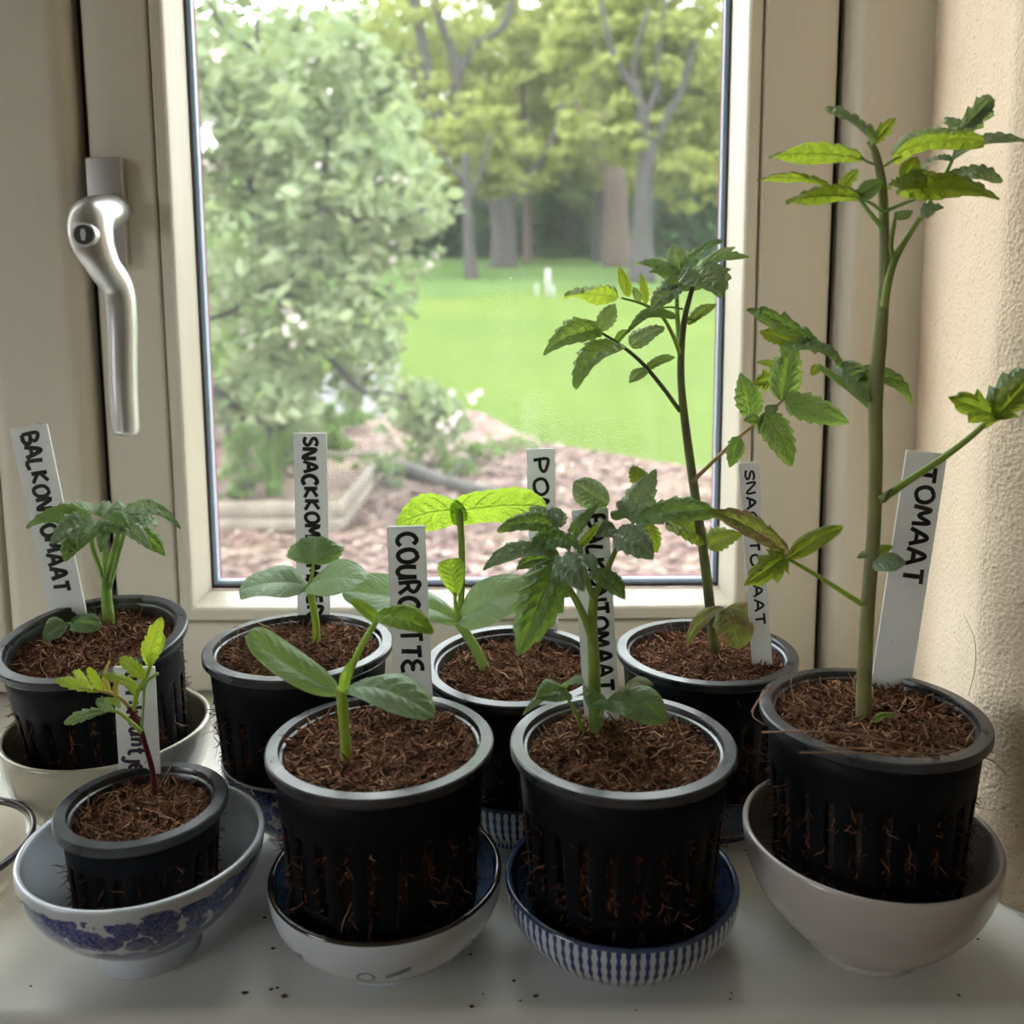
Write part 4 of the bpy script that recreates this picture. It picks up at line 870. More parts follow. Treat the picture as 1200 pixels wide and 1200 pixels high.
for a in [((1012, 186), (900, 183), 27, 0, .002, 'f', .04, .15, 'tomato_yellow', 'tomato'), ((1046, 183), (1154, 165), 36, .0, .0, 'f', .08, .1, 'tomato_yellow', 'tomato'), ((1024, 168), (968, 126), 24, -.004, .004, 'm', .04, .35, 'tomato_pale', 'lobed'), ((1022, 168), (1050, 137), 20, -.002, .002, 'c', .04, .2, 'tomato_yellow', 'lobed'),
          ((972, 218), (887, 210), 16, .004, .004, 'f', .06, .1, 'tomato_yellow', 'lobed'), ((985, 220), (1006, 198), 20, .006, .004, 'c', .04, .1, 'tomato_yellow', 'lobed'), ((1012, 233), (920, 236), 24, -.004, -.004, 'f', .05, .15, 'tomato_yellow', 'tomato'), ((1006, 230), (1034, 212), 22, -.006, -.004, 'c', .05, .1, 'tomato_leaf', 'smooth'),
          ((1050, 225), (1172, 232), 30, -.006, -.010, 'f', .08, .1, 'tomato_yellow', 'tomato'), ((1045, 218), (1085, 216), 26, -.008, -.010, 'm', .08, .1, 'tomato_yellow', 'smooth'), ((1058, 212), (1076, 184), 28, .004, .006, 'c', .04, .1, 'tomato_yellow', 'tomato'), ((1050, 215), (1100, 205), 18, .004, .006, 'f', .04, .1, 'tomato_yellow', 'lobed'),
          ((1128, 152), (1160, 112), 34, .018, .010, 'r', .15, .15, 'tomato_pale', 'lobed'), ((1125, 155), (1108, 138), 18, .020, .010, 'c', .08, .15, 'tomato_pale', 'lobed'), ((1128, 154), (1163, 124), 14, .018, .01, 'c', .2, .15, 'tomato_pale', 'tomato'), ((1116, 186), (1206, 166), 20, .018, -.004, 'u', .12, .2, 'tomato_pale', 'tomato'), ((1104, 214), (1176, 211), 24, .016, -.004, 'm', .12, .15, 'tomato_pale', 'tomato'),
          ((1116, 186), (1080, 196), 13, .018, .004, 'u', .10, .15, 'tomato_pale', 'tomato'), ((1108, 212), (1112, 200), 14, .014, 0, 'c', .1, .15, 'tomato_leaf', 'tomato'), ((1080, 252), (1106, 243), 17, -.002, -.004, 'm', .1, .2, 'tomato_pale', 'lobed'), ((1052, 258), (1070, 248), 13, 0, .0, 'm', .1, .2, 'tomato_leaf', 'tomato'),
          ((958, 412), (875, 362), 26, .002, .004, 'm', .05, .3, 'tomato_leaf', 'lobed'), ((984, 428), (914, 406), 26, -.003, -.002, 'u', .1, .25, 'tomato_leaf', 'tomato'), ((930, 402), (890, 388), 22, .008, .006, 'c', .04, .1, 'tomato_yellow', 'tomato'), ((985, 442), (1070, 474), 22, .010, .004, 'm', .2, .2, 'tomato_leaf', 'tomato'), ((976, 430), (1024, 476), 26, .004, .0, 'm', .04, .4, 'tomato_pale', 'smooth'), ((960, 428), (950, 440), 14, .004, 0, 'c', .1, .1, 'tomato_yellow', 'tomato'),
          ((1168, 488), (1112, 466), 44, -.006, -.010, 'c', .06, .1, 'tomato_yellow', 'lobed'), ((1166, 490), (1210, 440), 44, -.008, -.008, 'c', .12, .1, 'tomato_yellow', 'lobed'), ((1160, 480), (1205, 430), 44, .004, .006, 'c', .12, .1, 'tomato_pale', 'lobed'), ((1150, 490), (1175, 470), 22, .004, .004, 'c', .1, .1, 'tomato_pale', 'smooth'),
          ((922, 655), (828, 598), 30, -.004, -.006, 'm', .10, .35, 'tomato_faded', 'tomato'), ((918, 654), (872, 686), 44, -.010, -.016, 'c', .16, .1, 'tomato_yellow', 'lobed'), ((925, 654), (988, 617), 24, -.002, .004, 'm', .08, .2, 'tomato_yellow', 'smooth'),
          ((1022, 650), (1046, 640), 12, .004, .002, 'm', .1, .1, 'tomato_yellow', 'smooth'), ((1022, 664), (1062, 659), 22, -.006, -.006, 'm', .1, .1, 'tomato_pale', 'smooth'), ((1022, 648), (1004, 654), 9, .0, .0, 'm', .1, .1, 'tomato_pale', 'smooth'), ((1022, 846), (1050, 838), 9, -.014, -.004, 'm', .15, .3, 'tomato_yellow', 'smooth')]:
    leaf(p, a[9], a[8], a[0], a[1], a[2], y+a[3], a[4], a[5], a[6], a[7], quilt=.12)

# ---- crumbs of soil on the sill
for i, (u, v) in enumerate([(36, 1156), (310, 1076), (320, 1112), (325, 1158), (318, 1160), (287, 1164), (602, 1150), (610, 1173), (627, 1168), (745, 1184), (857, 1164), (873, 997), (1135, 1095), (1146, 1101), (856, 1171), (1124, 1167), (566, 1165), (553, 1180), (551, 1119), (333, 1168)]):
    c = Pz(u, v, 0); r = rng.uniform(.0005, .0011)
    V = [c+np.array(q)*r*rng.uniform(.7, 1.2) for q in ((1.3, 0, .3), (0, 1, .3), (-1.3, 0, .35), (0, -1, .3), (0, 0, .9))]+[c+np.array((0, 0, .00001))]
    o = mesh_obj('soil_crumb', V, [(0, 1, 4), (1, 2, 4), (2, 3, 4), (3, 0, 4), (1, 0, 5), (2, 1, 5), (3, 2, 5), (0, 3, 5)], 'coco_soil', None, smooth=False, origin=c)
    tag(o, 'dark crumb of potting soil lying on the white sill', 'soil crumb', 'crumbs of soil on the sill')

# ================================================================== THE GARDEN
KO = 0.43                                            # overall reflectance of plants and soil outside
def ko(c): return tuple(x*KO for x in c)
def foliage_mat(name, cols, glow, fac=.4, scale=3.0):
    t = NT(name); n = t.noise(scale, 3, t.pos()); oi = t.node('ShaderNodeAttribute', attribute_name='tint')
    ob = t.node('ShaderNodeObjectInfo')
    f = t.math('FRACT', t.math('ADD', t.math('ADD', t.math('MULTIPLY', n.outputs[0], .8), t.math('MULTIPLY', oi.outputs['Fac'], .55)), t.math('MULTIPLY', ob.outputs['Random'], .35)))
    cols = [tuple(x*1.22 for x in ko(q)) for q in cols]; glow = tuple(x*1.25 for x in ko(glow))
    c = t.ramp(f, [(i/(len(cols)-1), q) for i, q in enumerate(cols)])
    t.set(color=c, rough=.6, spec=.3)
    tl = t.node('ShaderNodeBsdfTranslucent', {'Color': t.mix(.6, c, glow)})
    mx = t.node('ShaderNodeMixShader', {0: fac, 1: t.bsdf.outputs[0], 2: tl.outputs[0]}); t.l.new(mx.outputs[0], t.out.inputs[0]); M[name] = t.m
foliage_mat('spring_leaf', [(.26, .34, .08), (.40, .48, .12), (.54, .58, .19)], (.70, .74, .20), .5)
foliage_mat('wood_leaf', [(.20, .30, .10), (.32, .44, .14), (.44, .53, .18)], (.56, .66, .18), .45)  # far foliage, its colour lightened for the haze of distance
foliage_mat('hedge_leaf', [(.04, .10, .04), (.08, .16, .06), (.12, .22, .08)], (.16, .30, .08), .3)
foliage_mat('apple_leaf', [(.07, .15, .07), (.22, .34, .17), (.42, .52, .29), (.60, .68, .42)], (.55, .68, .24), .40, 9)
foliage_mat('shrub_leaf', [(.10, .20, .06), (.20, .34, .10), (.30, .46, .14)], (.40, .58, .12), .42, 6)
simple('blossom', (.60, .50, .50), .6)
simple('bark', (.040, .036, .034), .9, var=.35, vscale=12); simple('bark_red', (.075, .052, .042), .9, var=.3, vscale=12)
simple('old_plank', (.19, .16, .13), .8, var=.25, vscale=14); simple('white_post', (.27, .27, .25), .6); simple('path_stone', (.125, .122, .128), .8, var=.15, vscale=4)
t = NT('grass'); ps = t.pos(); n1 = t.noise(.35, 4, ps); n2 = t.noise(9, 4, ps); mp = t.node('ShaderNodeMapping', {'Vector': ps, 'Scale': (.25, 2.2, 1)}); n3 = t.noise(1, 3, mp.outputs[0])
c = t.ramp(n1.outputs[0], [(.3, ko((.135, .215, .028))), (.55, ko((.195, .275, .034))), (.75, ko((.265, .315, .055)))])
c = t.mix(t.math('MULTIPLY', n2.outputs[0], .8), c, ko((.09, .17, .03))); c = t.mix(t.math('MULTIPLY', n3.outputs[0], .35), c, ko((.235, .33, .06)))
t.set(color=c, rough=.9, spec=.1, normal=t.bump(n2.outputs[0], .5, .05)); M['grass'] = t.m
t = NT('grass_rough'); n1 = t.noise(.5, 4, t.pos()); t.set(color=t.ramp(n1.outputs[0], [(.3, ko((.10, .19, .045))), (.7, ko((.17, .27, .065)))]), rough=.95, spec=.1); M['grass_rough'] = t.m
t = NT('mulch'); ps = t.pos(); v = t.node('ShaderNodeTexVoronoi', {'Vector': ps, 'Scale': 22.0}); n1 = t.noise(1.2, 3, ps)
c = t.ramp(t.node('ShaderNodeSeparateColor', {0: v.outputs['Color']}).outputs[0], [(0, ko((.13, .055, .045))), (.5, ko((.34, .19, .16))), (1, ko((.58, .42, .36)))])
c = t.mix(t.ramp(n1.outputs[0], [(.5, (0, 0, 0)), (.7, (.7, .7, .7))]), c, ko((.50, .38, .22)))
t.set(color=c, rough=.9, normal=t.bump(v.outputs[0], .6, .03)); M['mulch'] = t.m
t = NT('chip'); at = t.node('ShaderNodeAttribute', attribute_name='tint')
t.set(color=t.ramp(at.outputs['Fac'], [(0, ko((.12, .05, .04))), (.5, ko((.40, .23, .19))), (1, ko((.70, .55, .48)))]), rough=.9); M['chip'] = t.m

def ground_strip(name, xs, y0, y1, ny, mat, dz=0.0, label=None, edge=None):
    ys = np.linspace(y0, y1, ny); V = []
    for y in ys:
        for x in xs:
            yy = y+(edge(x) if edge and y == ys[0] else 0); V.append((x, yy, ground_z(x, yy)+dz))
    n = len(xs); idx = np.arange(len(V)).reshape(ny, n)
    Fc = np.stack([idx[:-1, :-1], idx[:-1, 1:], idx[1:, 1:], idx[1:, :-1]], -1).reshape(-1, 4)
    o = mesh_obj(name, V, Fc, mat); o['kind'] = 'structure'
    if label: o['label'] = label
    return o
ground_strip('garden_ground', np.linspace(-70, 70, 40), -60, 140, 120, 'grass', -.02)
ground_strip('rough_grass', np.linspace(-60, 60, 60), 22.5, 120, 60, 'grass_rough', -.012, edge=lambda x: 1.2*math.sin(x*.35)+.4*math.sin(x*1.3))
# planting bed with bark mulch under the window, curved front of the lawn
gA = G(880, 560); gB = G(640, 520); gC = G(480, 470); gD = G(240, 470)
mid_ = (gB+gC)/2+np.array([.1, .35, 0]); bx_ = [-6, gD[0], gC[0], mid_[0], gB[0], gA[0], 6]; by_ = [gD[1]+.3, gD[1], gC[1], mid_[1], gB[1], gA[1], gA[1]+.2]
xs_ = np.linspace(-6, 6, 121); V = []
for t_ in np.linspace(0, 1, 50):
    for x_ in xs_:
        yb_ = np.interp(x_, bx_, by_)+.08*mnoise.noise(Vector((x_*2.1, 0, 5))); y_ = .2+(yb_-.2)*t_; V.append((x_, y_, ground_z(x_, y_)+.008))
idx = np.arange(len(V)).reshape(50, 121)
o = mesh_obj('mulch_bed', V, np.stack([idx[:-1, :-1], idx[:-1, 1:], idx[1:, 1:], idx[1:, :-1]], -1).reshape(-1, 4), 'mulch'); o['kind'] = 'structure'
n = 9000; cx = rng.uniform(-3.2, 2.6, n); cy = rng.uniform(3.2, 7.3, n)
keep = np.array([yy < np.interp(x, [gD[0], gC[0], gB[0], gA[0], 6], [gD[1], gC[1], gB[1], gA[1], gA[1]+.2])-.1 and yy < 7.4 for x, yy in zip(cx, cy)]); cx, cy = cx[keep], cy[keep]; n = len(cx)
a = rng.random(n)*6.28; L = rng.uniform(.012, .035, n); wd = L*rng.uniform(.35, .8, n); dx, dy = np.cos(a), np.sin(a); tz = rng.uniform(-.35, .35, n)
zc = -1+.018+rng.random(n)*.012
V = np.zeros((n, 4, 3))
for k, (p_, q_) in enumerate(((1, 1), (-1, 1), (-1, -1), (1, -1))):
    V[:, k] = np.column_stack([cx+dx*L*p_-dy*wd*q_, cy+dy*L*p_+dx*wd*q_, zc+tz*L*p_+rng.uniform(-.006, .006, n)])
o = mesh_obj('bark_chips', V.reshape(-1, 3), np.arange(n*4).reshape(n, 4), 'chip', smooth=False, tint=np.repeat(rng.random(n), 4))
tag(o, 'reddish bark chips scattered over the planting bed outside', 'bark chips', kind='stuff')
# paved path glimpsed under the apple tree
pth = struct(empty('garden_path', (0, 0, 0))); pA, pB = G(398, 492), G(432, 428)
for i in range(7):
    for j in range(2):
        V = []
        for dz in (.03, -.05):
            for (a_, b_) in ((0, 0), (1, 0), (1, 1), (0, 1)):
                t_ = (i+.02+.96*b_)/7; c = pA+(pB-pA)*t_; x_ = c[0]+(j-1+.02+.96*a_)*.42; V.append((x_, c[1], ground_z(x_, c[1])+dz))
        mesh_obj('paving_slab', V, [(0, 1, 2, 3), (7, 6, 5, 4), (0, 4, 5, 1), (1, 5, 6, 2), (2, 6, 7, 3), (3, 7, 4, 0)], 'path_stone', pth, smooth=False)

def leaf_cards(pos, size, aspect=.5, tint=None, shape='diamond', up=.3):
    n = len(pos); a = rng.normal(0, 1, (n, 3)); a[:, 2] *= .6; a /= np.linalg.norm(a, axis=1)[:, None]
    nr = rng.normal(0, 1, (n, 3)); nr[:, 2] += up; s = np.cross(a, nr); s /= np.linalg.norm(s, axis=1)[:, None]+1e-9; nn = np.cross(s, a)
    L = (size*rng.uniform(.6, 1.3, n))[:, None]; Wd = L*aspect
    if shape == 'diamond':
        V = np.stack([pos-a*L*.5, pos+s*Wd*.5+nn*L*.05, pos+a*L*.5-nn*L*.08, pos-s*Wd*.5+nn*L*.05], 1); k = 4
        Fc = np.arange(n*4).reshape(n, 4)
    else:
        V = np.stack([pos-a*L*.5, pos-a*L*.12+s*Wd*.5+nn*L*.07, pos+a*L*.22+s*Wd*.40+nn*L*.05, pos+a*L*.5-nn*L*.10, pos+a*L*.22-s*Wd*.40+nn*L*.05, pos-a*L*.12-s*Wd*.5+nn*L*.07], 1); k = 6
        b = np.arange(n)[:, None]*6; Fc = np.concatenate([b+np.array([[0, 1, 2, 3]]), b+np.array([[0, 3, 4, 5]])])
    tn = np.repeat(rng.random(n) if tint is None else tint, k)
    return V.reshape(-1, 3), Fc, tn
def blob_points(n, blobs):
    wts = np.array([b[1][0]*b[1][1]*b[1][2] for b in blobs])**.7; wts /= wts.sum(); ch = rng.choice(len(blobs), n, p=wts)
    d = rng.normal(0, 1, (n, 3)); d /= np.linalg.norm(d, axis=1)[:, None]; r = rng.random(n)**.45
    c = np.array([b[0] for b in blobs])[ch]; s = np.array([b[1] for b in blobs])[ch]
    return c+d*s*r[:, None]
def limb(parent, name, pts, rads, mat, org): tube(name, np.array(pts)-org, rads, mat, parent, 8, max(8, len(pts)*5))

def park_tree(name, label, base_px, width_px, limbs, crown, nleaf, size, leafmat, bark='bark', group='trees across the lawn'):
    """base_px: pixel where the trunk stands; limbs: polylines in pixels at the trunk's distance; crown: (u, v, radius px, dy m)"""
    g = G(*base_px); sc = np.linalg.norm(g-CAM)/F_PX
    o = empty(name, g, label=label, cat='tree', group=group); org = g
    r0 = width_px/2*sc
    for i, (pl, rr) in enumerate(limbs):
        pts = [P(q[0], q[1], g[1]+(q[2] if len(q) > 2 else 0)) for q in pl]
        if i == 0: pts[0] = g-np.array([0, 0, .1])
        limb(o, 'trunk' if i == 0 else 'branch', pts, [q/2*sc for q in rr], bark, org)
    bl = [(P(u, v, g[1]+dy+1.8), (r*sc, r*sc*1.1, r*sc*asp)) for (u, v, r, dy, asp) in crown]
    # break every crown mass into small boughs so that sky shows between them
    sub = []
    for c, s in bl:
        m = 70; pp = blob_points(m, [(c, s)])
        for q in pp: sub.append((q, np.array(s)*rng.uniform(.10, .26)*np.array((1.1, 1.1, .75))))
    pos = blob_points(nleaf, sub); pos[:, 2] = np.maximum(pos[:, 2], [ground_z(0, q)+.4 for q in pos[:, 1]])
    V, Fc, tn = leaf_cards(pos, size, .62)
    tag(mesh_obj('foliage', V-org, Fc, leafmat, o, smooth=False, tint=tn), kind='stuff')
    return o
park_tree('park_tree', 'big forked tree with dark limbs and fresh foliage across the lawn', (590, 313), 26,
          [([(590, 313), (590, 270), (586, 240), (575, 215)], (34, 27, 26, 22)), ([(586, 245), (560, 205), (535, 165), (510, 130), (497, 60), (478, -30)], (20, 18, 16, 14, 12, 8)), ([(535, 165), (535, 120), (532, 70), (515, 20), (505, -40)], (14, 12, 11, 9, 6)), ([(534, 95), (555, 55), (590, 30), (610, -30)], (10, 9, 7, 5)), ([(590, 245), (612, 215), (640, 180), (660, 120)], (14, 11, 8, 5)), ([(512, 130), (490, 100), (480, 60)], (9, 7, 5))],
          [(520, 100, 80, 0, .8), (600, 110, 90, 1, .8), (580, 190, 80, -1, .5), (500, 20, 80, 0, .7), (600, 20, 90, 2, .7), (640, 180, 60, 0, .5)], 11000, .30, 'spring_leaf')
park_tree('park_tree', 'slim dark trunk standing alone just beyond the apple tree', (553, 326), 12,
          [([(553, 326), (549, 280), (547, 235), (545, 180)], (18, 12, 11, 9)), ([(547, 240), (562, 205), (575, 160)], (7, 6, 4)), ([(546, 215), (525, 190), (505, 160)], (6, 5, 3))],
          [(540, 160, 60, 0, .8), (570, 210, 50, 1, .5), (520, 215, 40, -1, .5)], 5000, .26, 'spring_leaf')
park_tree('park_tree', 'thin reddish trunk between the big forked tree and the trunk cluster', (618, 308), 8,
          [([(618, 308), (618, 260), (616, 200), (614, 140), (612, 60)], (10, 9, 8, 7, 4)), ([(616, 200), (640, 160), (660, 130)], (4, 3, 2))], [(620, 150, 60, 2, .9), (650, 100, 60, 2, .9)], 5000, .28, 'wood_leaf', 'bark_red')
park_tree('park_tree', 'broad grey trunk with pale bark, foremost of the cluster across the lawn', (752, 330), 24,
          [([(752, 330), (752, 270), (755, 220), (758, 180), (752, 140), (742, 95)], (34, 24, 22, 20, 16, 12)), ([(756, 190), (775, 150), (800, 100), (815, 40)], (11, 10, 8, 5)), ([(746, 110), (725, 75), (712, 40), (700, -20)], (10, 8, 6, 4)), ([(750, 140), (768, 110), (772, 60), (780, 0)], (9, 8, 6, 4)), ([(742, 100), (745, 60), (760, 10)], (8, 6, 4))],
          [(760, 100, 90, 0, .8), (700, 60, 80, 1, .8), (820, 120, 80, 0, .8), (780, 10, 90, 0, .7), (720, 160, 70, -1, .5), (815, 210, 60, -1, .6)], 12000, .30, 'spring_leaf')
park_tree('park_tree', 'ivy covered brown trunk in the middle of the cluster', (722, 312), 28,
          [([(722, 312), (722, 260), (720, 210), (714, 160), (700, 90)], (34, 28, 26, 20, 12)), ([(720, 200), (690, 160), (672, 110)], (10, 8, 5))], [(690, 140, 70, 1, .8), (730, 200, 50, 1, .6), (670, 60, 80, 1, .8)], 9000, .30, 'spring_leaf', 'bark_red')
park_tree('park_tree', 'greyish trunk behind the cluster at the edge of the wood', (703, 306), 16,
          [([(703, 306), (703, 250), (700, 200), (690, 120)], (20, 15, 14, 9))], [(680, 190, 70, 2, .7), (660, 110, 70, 2, .8)], 6000, .30, 'wood_leaf')
# woodland wall behind
for i, (u, v, hgt) in enumerate([(470, 300, 330), (545, 300, 300), (625, 300, 310), (690, 299, 330), (770, 299, 310), (850, 300, 320), (930, 300, 330), (380, 300, 330), (290, 302, 330), (200, 302, 320)]):
    g = G(u, v); g = np.array([g[0]*1.25, 50+7.5*(i % 3)+rng.uniform(-1, 1), 0]); g[2] = ground_z(0, g[1]); sc = (g[1]+.6)/F_PX
    o = empty('woodland_tree', g, label='leafy tree in the wood that closes the far side of the lawn', cat='tree', group='trees of the far wood')
    limb(o, 'trunk', [g-np.array([0, 0, .1]), g+np.array([.2, 0, 4]), g+np.array([0, 0, 9])], [.3, .24, .12], 'bark', g)
    sub = [(g+np.array([rng.normal(0, 2.6), rng.normal(0, 1.6), 12.5*rng.random()**1.25]), np.array([1.3, 1.2, .9])*rng.uniform(.6, 1.3)) for _ in range(150)]
    V, Fc, tn = leaf_cards(blob_points(13000, sub), .42, .62)
    tag(mesh_obj('foliage', V-g, Fc, 'wood_leaf', o, smooth=False, tint=tn), kind='stuff')
for i, u in enumerate(range(250, 910, 44)):
    g = P(u, 304, 44.5+rng.uniform(-.6, 1.2)); g[2] = ground_z(0, g[1])
    o = empty('hedge_shrub', g, label='dark evergreen shrub of the hedge below the far trees', cat='shrub', group='dark shrubs at the foot of the wood')
    sub = [(g+np.array([rng.normal(0, .8), rng.normal(0, .5), (3.0+1.0*math.sin(i*2.1))*rng.random()**1.25]), np.array([.75, .6, .5])*rng.uniform(.6, 1.2)) for _ in range(34)]
    V, Fc, tn = leaf_cards(blob_points(4600, sub), .24, .7)
    tag(mesh_obj('foliage', V-g, Fc, 'hedge_leaf', o, smooth=False, tint=tn), kind='stuff')
    limb(o, 'stem', [g-np.array([0, 0, .05]), g+np.array([0, 0, 1.6])], [.06, .03], 'bark', g)
# posts in the lawn
for (u, v, hpx, wpx, lab) in ((642, 346, 32, 6, 'white wooden post standing in the lawn'), (629, 346, 14, 3, 'thin pale stake to the left of the white lawn post'), (648, 347, 13, 3, 'thin pale stake leaning against the white lawn post')):
    g = G(u, v); sc = np.linalg.norm(g-CAM)/F_PX; r = wpx*sc/2
    o = empty('garden_post', g, label=lab, cat='post'); hh = hpx*sc
    box('shaft', -r, r, -r, r, -.05, hh*.96, 'white_post', o, .01, 1)
    mesh_obj('cap', [(-r*1.15, -r*1.15, hh*.96), (r*1.15, -r*1.15, hh*.96), (r*1.15, r*1.15, hh*.96), (-r*1.15, r*1.15, hh*.96), (0, 0, hh)], [(0, 1, 4), (1, 2, 4), (2, 3, 4), (3, 0, 4), (3, 2, 1, 0)], 'white_post', o, smooth=False)
# raised bed of planks
q0, q1 = G(200, 626), G(396, 624); zt = -.83
rb = empty('raised_bed', (q0[0], q0[1], -1), label='raised bed of weathered planks in the bark mulch outside', cat='planter'); oo = np.array([q0[0], q0[1], -1.0])
Lx, Dy = q1[0]-q0[0], 1.55
for zc in (0, 1):
    h0, h1 = zc*.085+.0, zc*.085+.082
    box('plank', 0, Lx, 0, .04, h0, h1, 'old_plank', rb, .004, 1); box('plank', 0, Lx, Dy, Dy+.04, h0, h1, 'old_plank', rb, .004, 1)
    box('plank', -.04, 0, 0, Dy+.04, h0, h1, 'old_plank', rb, .004, 1); box('plank', Lx, Lx+.04, 0, Dy+.04, h0, h1, 'old_plank', rb, .004, 1)
for (x_, y_) in ((.0, .04), (Lx-.05, .04), (.0, Dy-.05), (Lx-.05, Dy-.05)): box('corner_post', x_, x_+.05, y_, y_+.05, 0, .155, 'old_plank', rb, .003, 1)
box('bed_soil', .0, Lx, .04, Dy, 0, .13, 'mulch', rb)
def shrub(name, label, g, rx, rz, n, size, mat, cat='shrub', group=None, stems=5, z0=.1):
    o = empty(name, g, label=label, cat=cat, group=group)
    for s in range(stems):
        e = np.array([rng.normal(0, rx*.5), rng.normal(0, rx*.4), rz*rng.uniform(.8, 1.5)])
        limb(o, 'stem', [g, g+e*.5+rng.normal(0, .03, 3), g+e], [.012, .008, .004], 'bark', g)
    sub = [(g+np.array([rng.normal(0, rx*.55), rng.normal(0, rx*.5), z0+rng.random()*rz*1.8]), np.array([.3, .3, .22])*rx*rng.uniform(.6, 1.3)) for _ in range(22)]
    V, Fc, tn = leaf_cards(blob_points(n, sub), size, .45, shape='leaf')
    tag(mesh_obj('foliage', V-g, Fc, mat, o, smooth=False, tint=tn), kind='stuff'); return o
def blade_clump(name, label, g, n, hgt, mat, cat='plant'):
    o = empty(name, g, label=label, cat=cat)
    for k in range(n):
        a = rng.random()*6.28; lean = rng.uniform(.05, .45); hh = hgt*rng.uniform(.7, 1.1); w_ = .016; d = np.array([math.cos(a), math.sin(a), 0]); s = np.array([-d[1], d[0], 0])
        b0 = d*rng.uniform(0, .05); V = []
        for t_ in np.linspace(0, 1, 6):
            c = b0+d*lean*hh*t_**2+np.array([0, 0, hh*(t_-.25*lean*t_**2)]); ww_ = w_*(1-t_**2)+.001; V += [c-s*ww_, c+s*ww_+np.array([0, 0, .0]), ]
        mesh_obj('blade', V, [(2*i, 2*i+1, 2*i+3, 2*i+2) for i in range(5)], mat, o)
    return o
bz = -.87
blade_clump('iris_plant', 'upright sword-leaved plant growing in the raised bed', P(322, 588, q0[1]+.35)*np.array([1, 1, 0])+np.array([0, 0, bz]), 22, .42, 'shrub_leaf')
def on_bed(u, dy): x = P(u, 580, q0[1]+dy)[0]; return np.array([x, q0[1]+dy, bz])
shrub('bed_plant', 'low leafy herb in the raised bed next to its front plank', on_bed(285, .3), .16, .09, 260, .05, 'shrub_leaf', 'plant', 'herbs in the raised bed', 3, .02)
shrub('bed_plant', 'low leafy herb in the raised bed behind the sword-leaved plant', on_bed(350, .9), .22, .14, 380, .06, 'shrub_leaf', 'plant', 'herbs in the raised bed', 4, .03)
shrub('bed_plant', 'low leafy herb at the far planks of the raised bed', on_bed(290, 1.25), .22, .14, 380, .06, 'shrub_leaf', 'plant', 'herbs in the raised bed', 4, .03)
# shrubs under and behind the apple tree
for (u, v, rx, rz, n, lab) in ((270, 520, .55, .55, 2200, 'leafy green shrub under the apple tree behind the raised bed'), (345, 515, .50, .50, 1900, 'bright green shrub between the raised bed and the path'), (205, 500, .7, .8, 2400, 'tall green shrub beyond the window edge under the apple tree'),
                               (300, 440, 1.0, .9, 3000, 'wide green bush on the lawn behind the apple tree'), (400, 545, .26, .18, 500, 'small leafy plant beside the corner of the raised bed')):
    shrub('garden_shrub', lab, G(u, v), rx, rz, n, .085, 'shrub_leaf')
for (u, v, rx, rz, n, lab) in ((500, 548, .22, .12, 300, 'tuft of weeds behind the fallen branch'), (445, 570, .16, .10, 220, 'tuft of weeds at the thick end of the fallen branch'), (540, 560, .12, .06, 120, 'tuft of weeds in front of the fallen branch'), (610, 530, .25, .05, 160, 'low weeds at the edge of the lawn'), (560, 545, .2, .07, 160, 'low weeds between the fallen branch and the lawn')):
    shrub('weed_tuft', lab, G(u, v), rx, rz, n, .055, 'shrub_leaf', 'plant', 'weeds in the bark mulch', 2, .02)
simple('log_wood', (.085, .078, .074), .9, var=.4, vscale=25)
la, lb, lc = G(452, 552), G(520, 573), G(600, 592)
lo = empty('fallen_branch', lb, label='grey branch lying across the bark mulch outside', cat='branch')
tube('wood', np.array([la, (la+lb)/2+np.array([0, 0, .02]), lb, lc])+np.array([0, 0, .04])-lb, [.055, .052, .048, .04], 'log_wood', lo, 10, 24)
tube('twig', np.array([lb, lb+np.array([.10, .05, .10]), lb+np.array([.22, .04, .16])])+np.array([0, 0, .04])-lb, [.014, .01, .005], 'log_wood', lo, 6, 10)

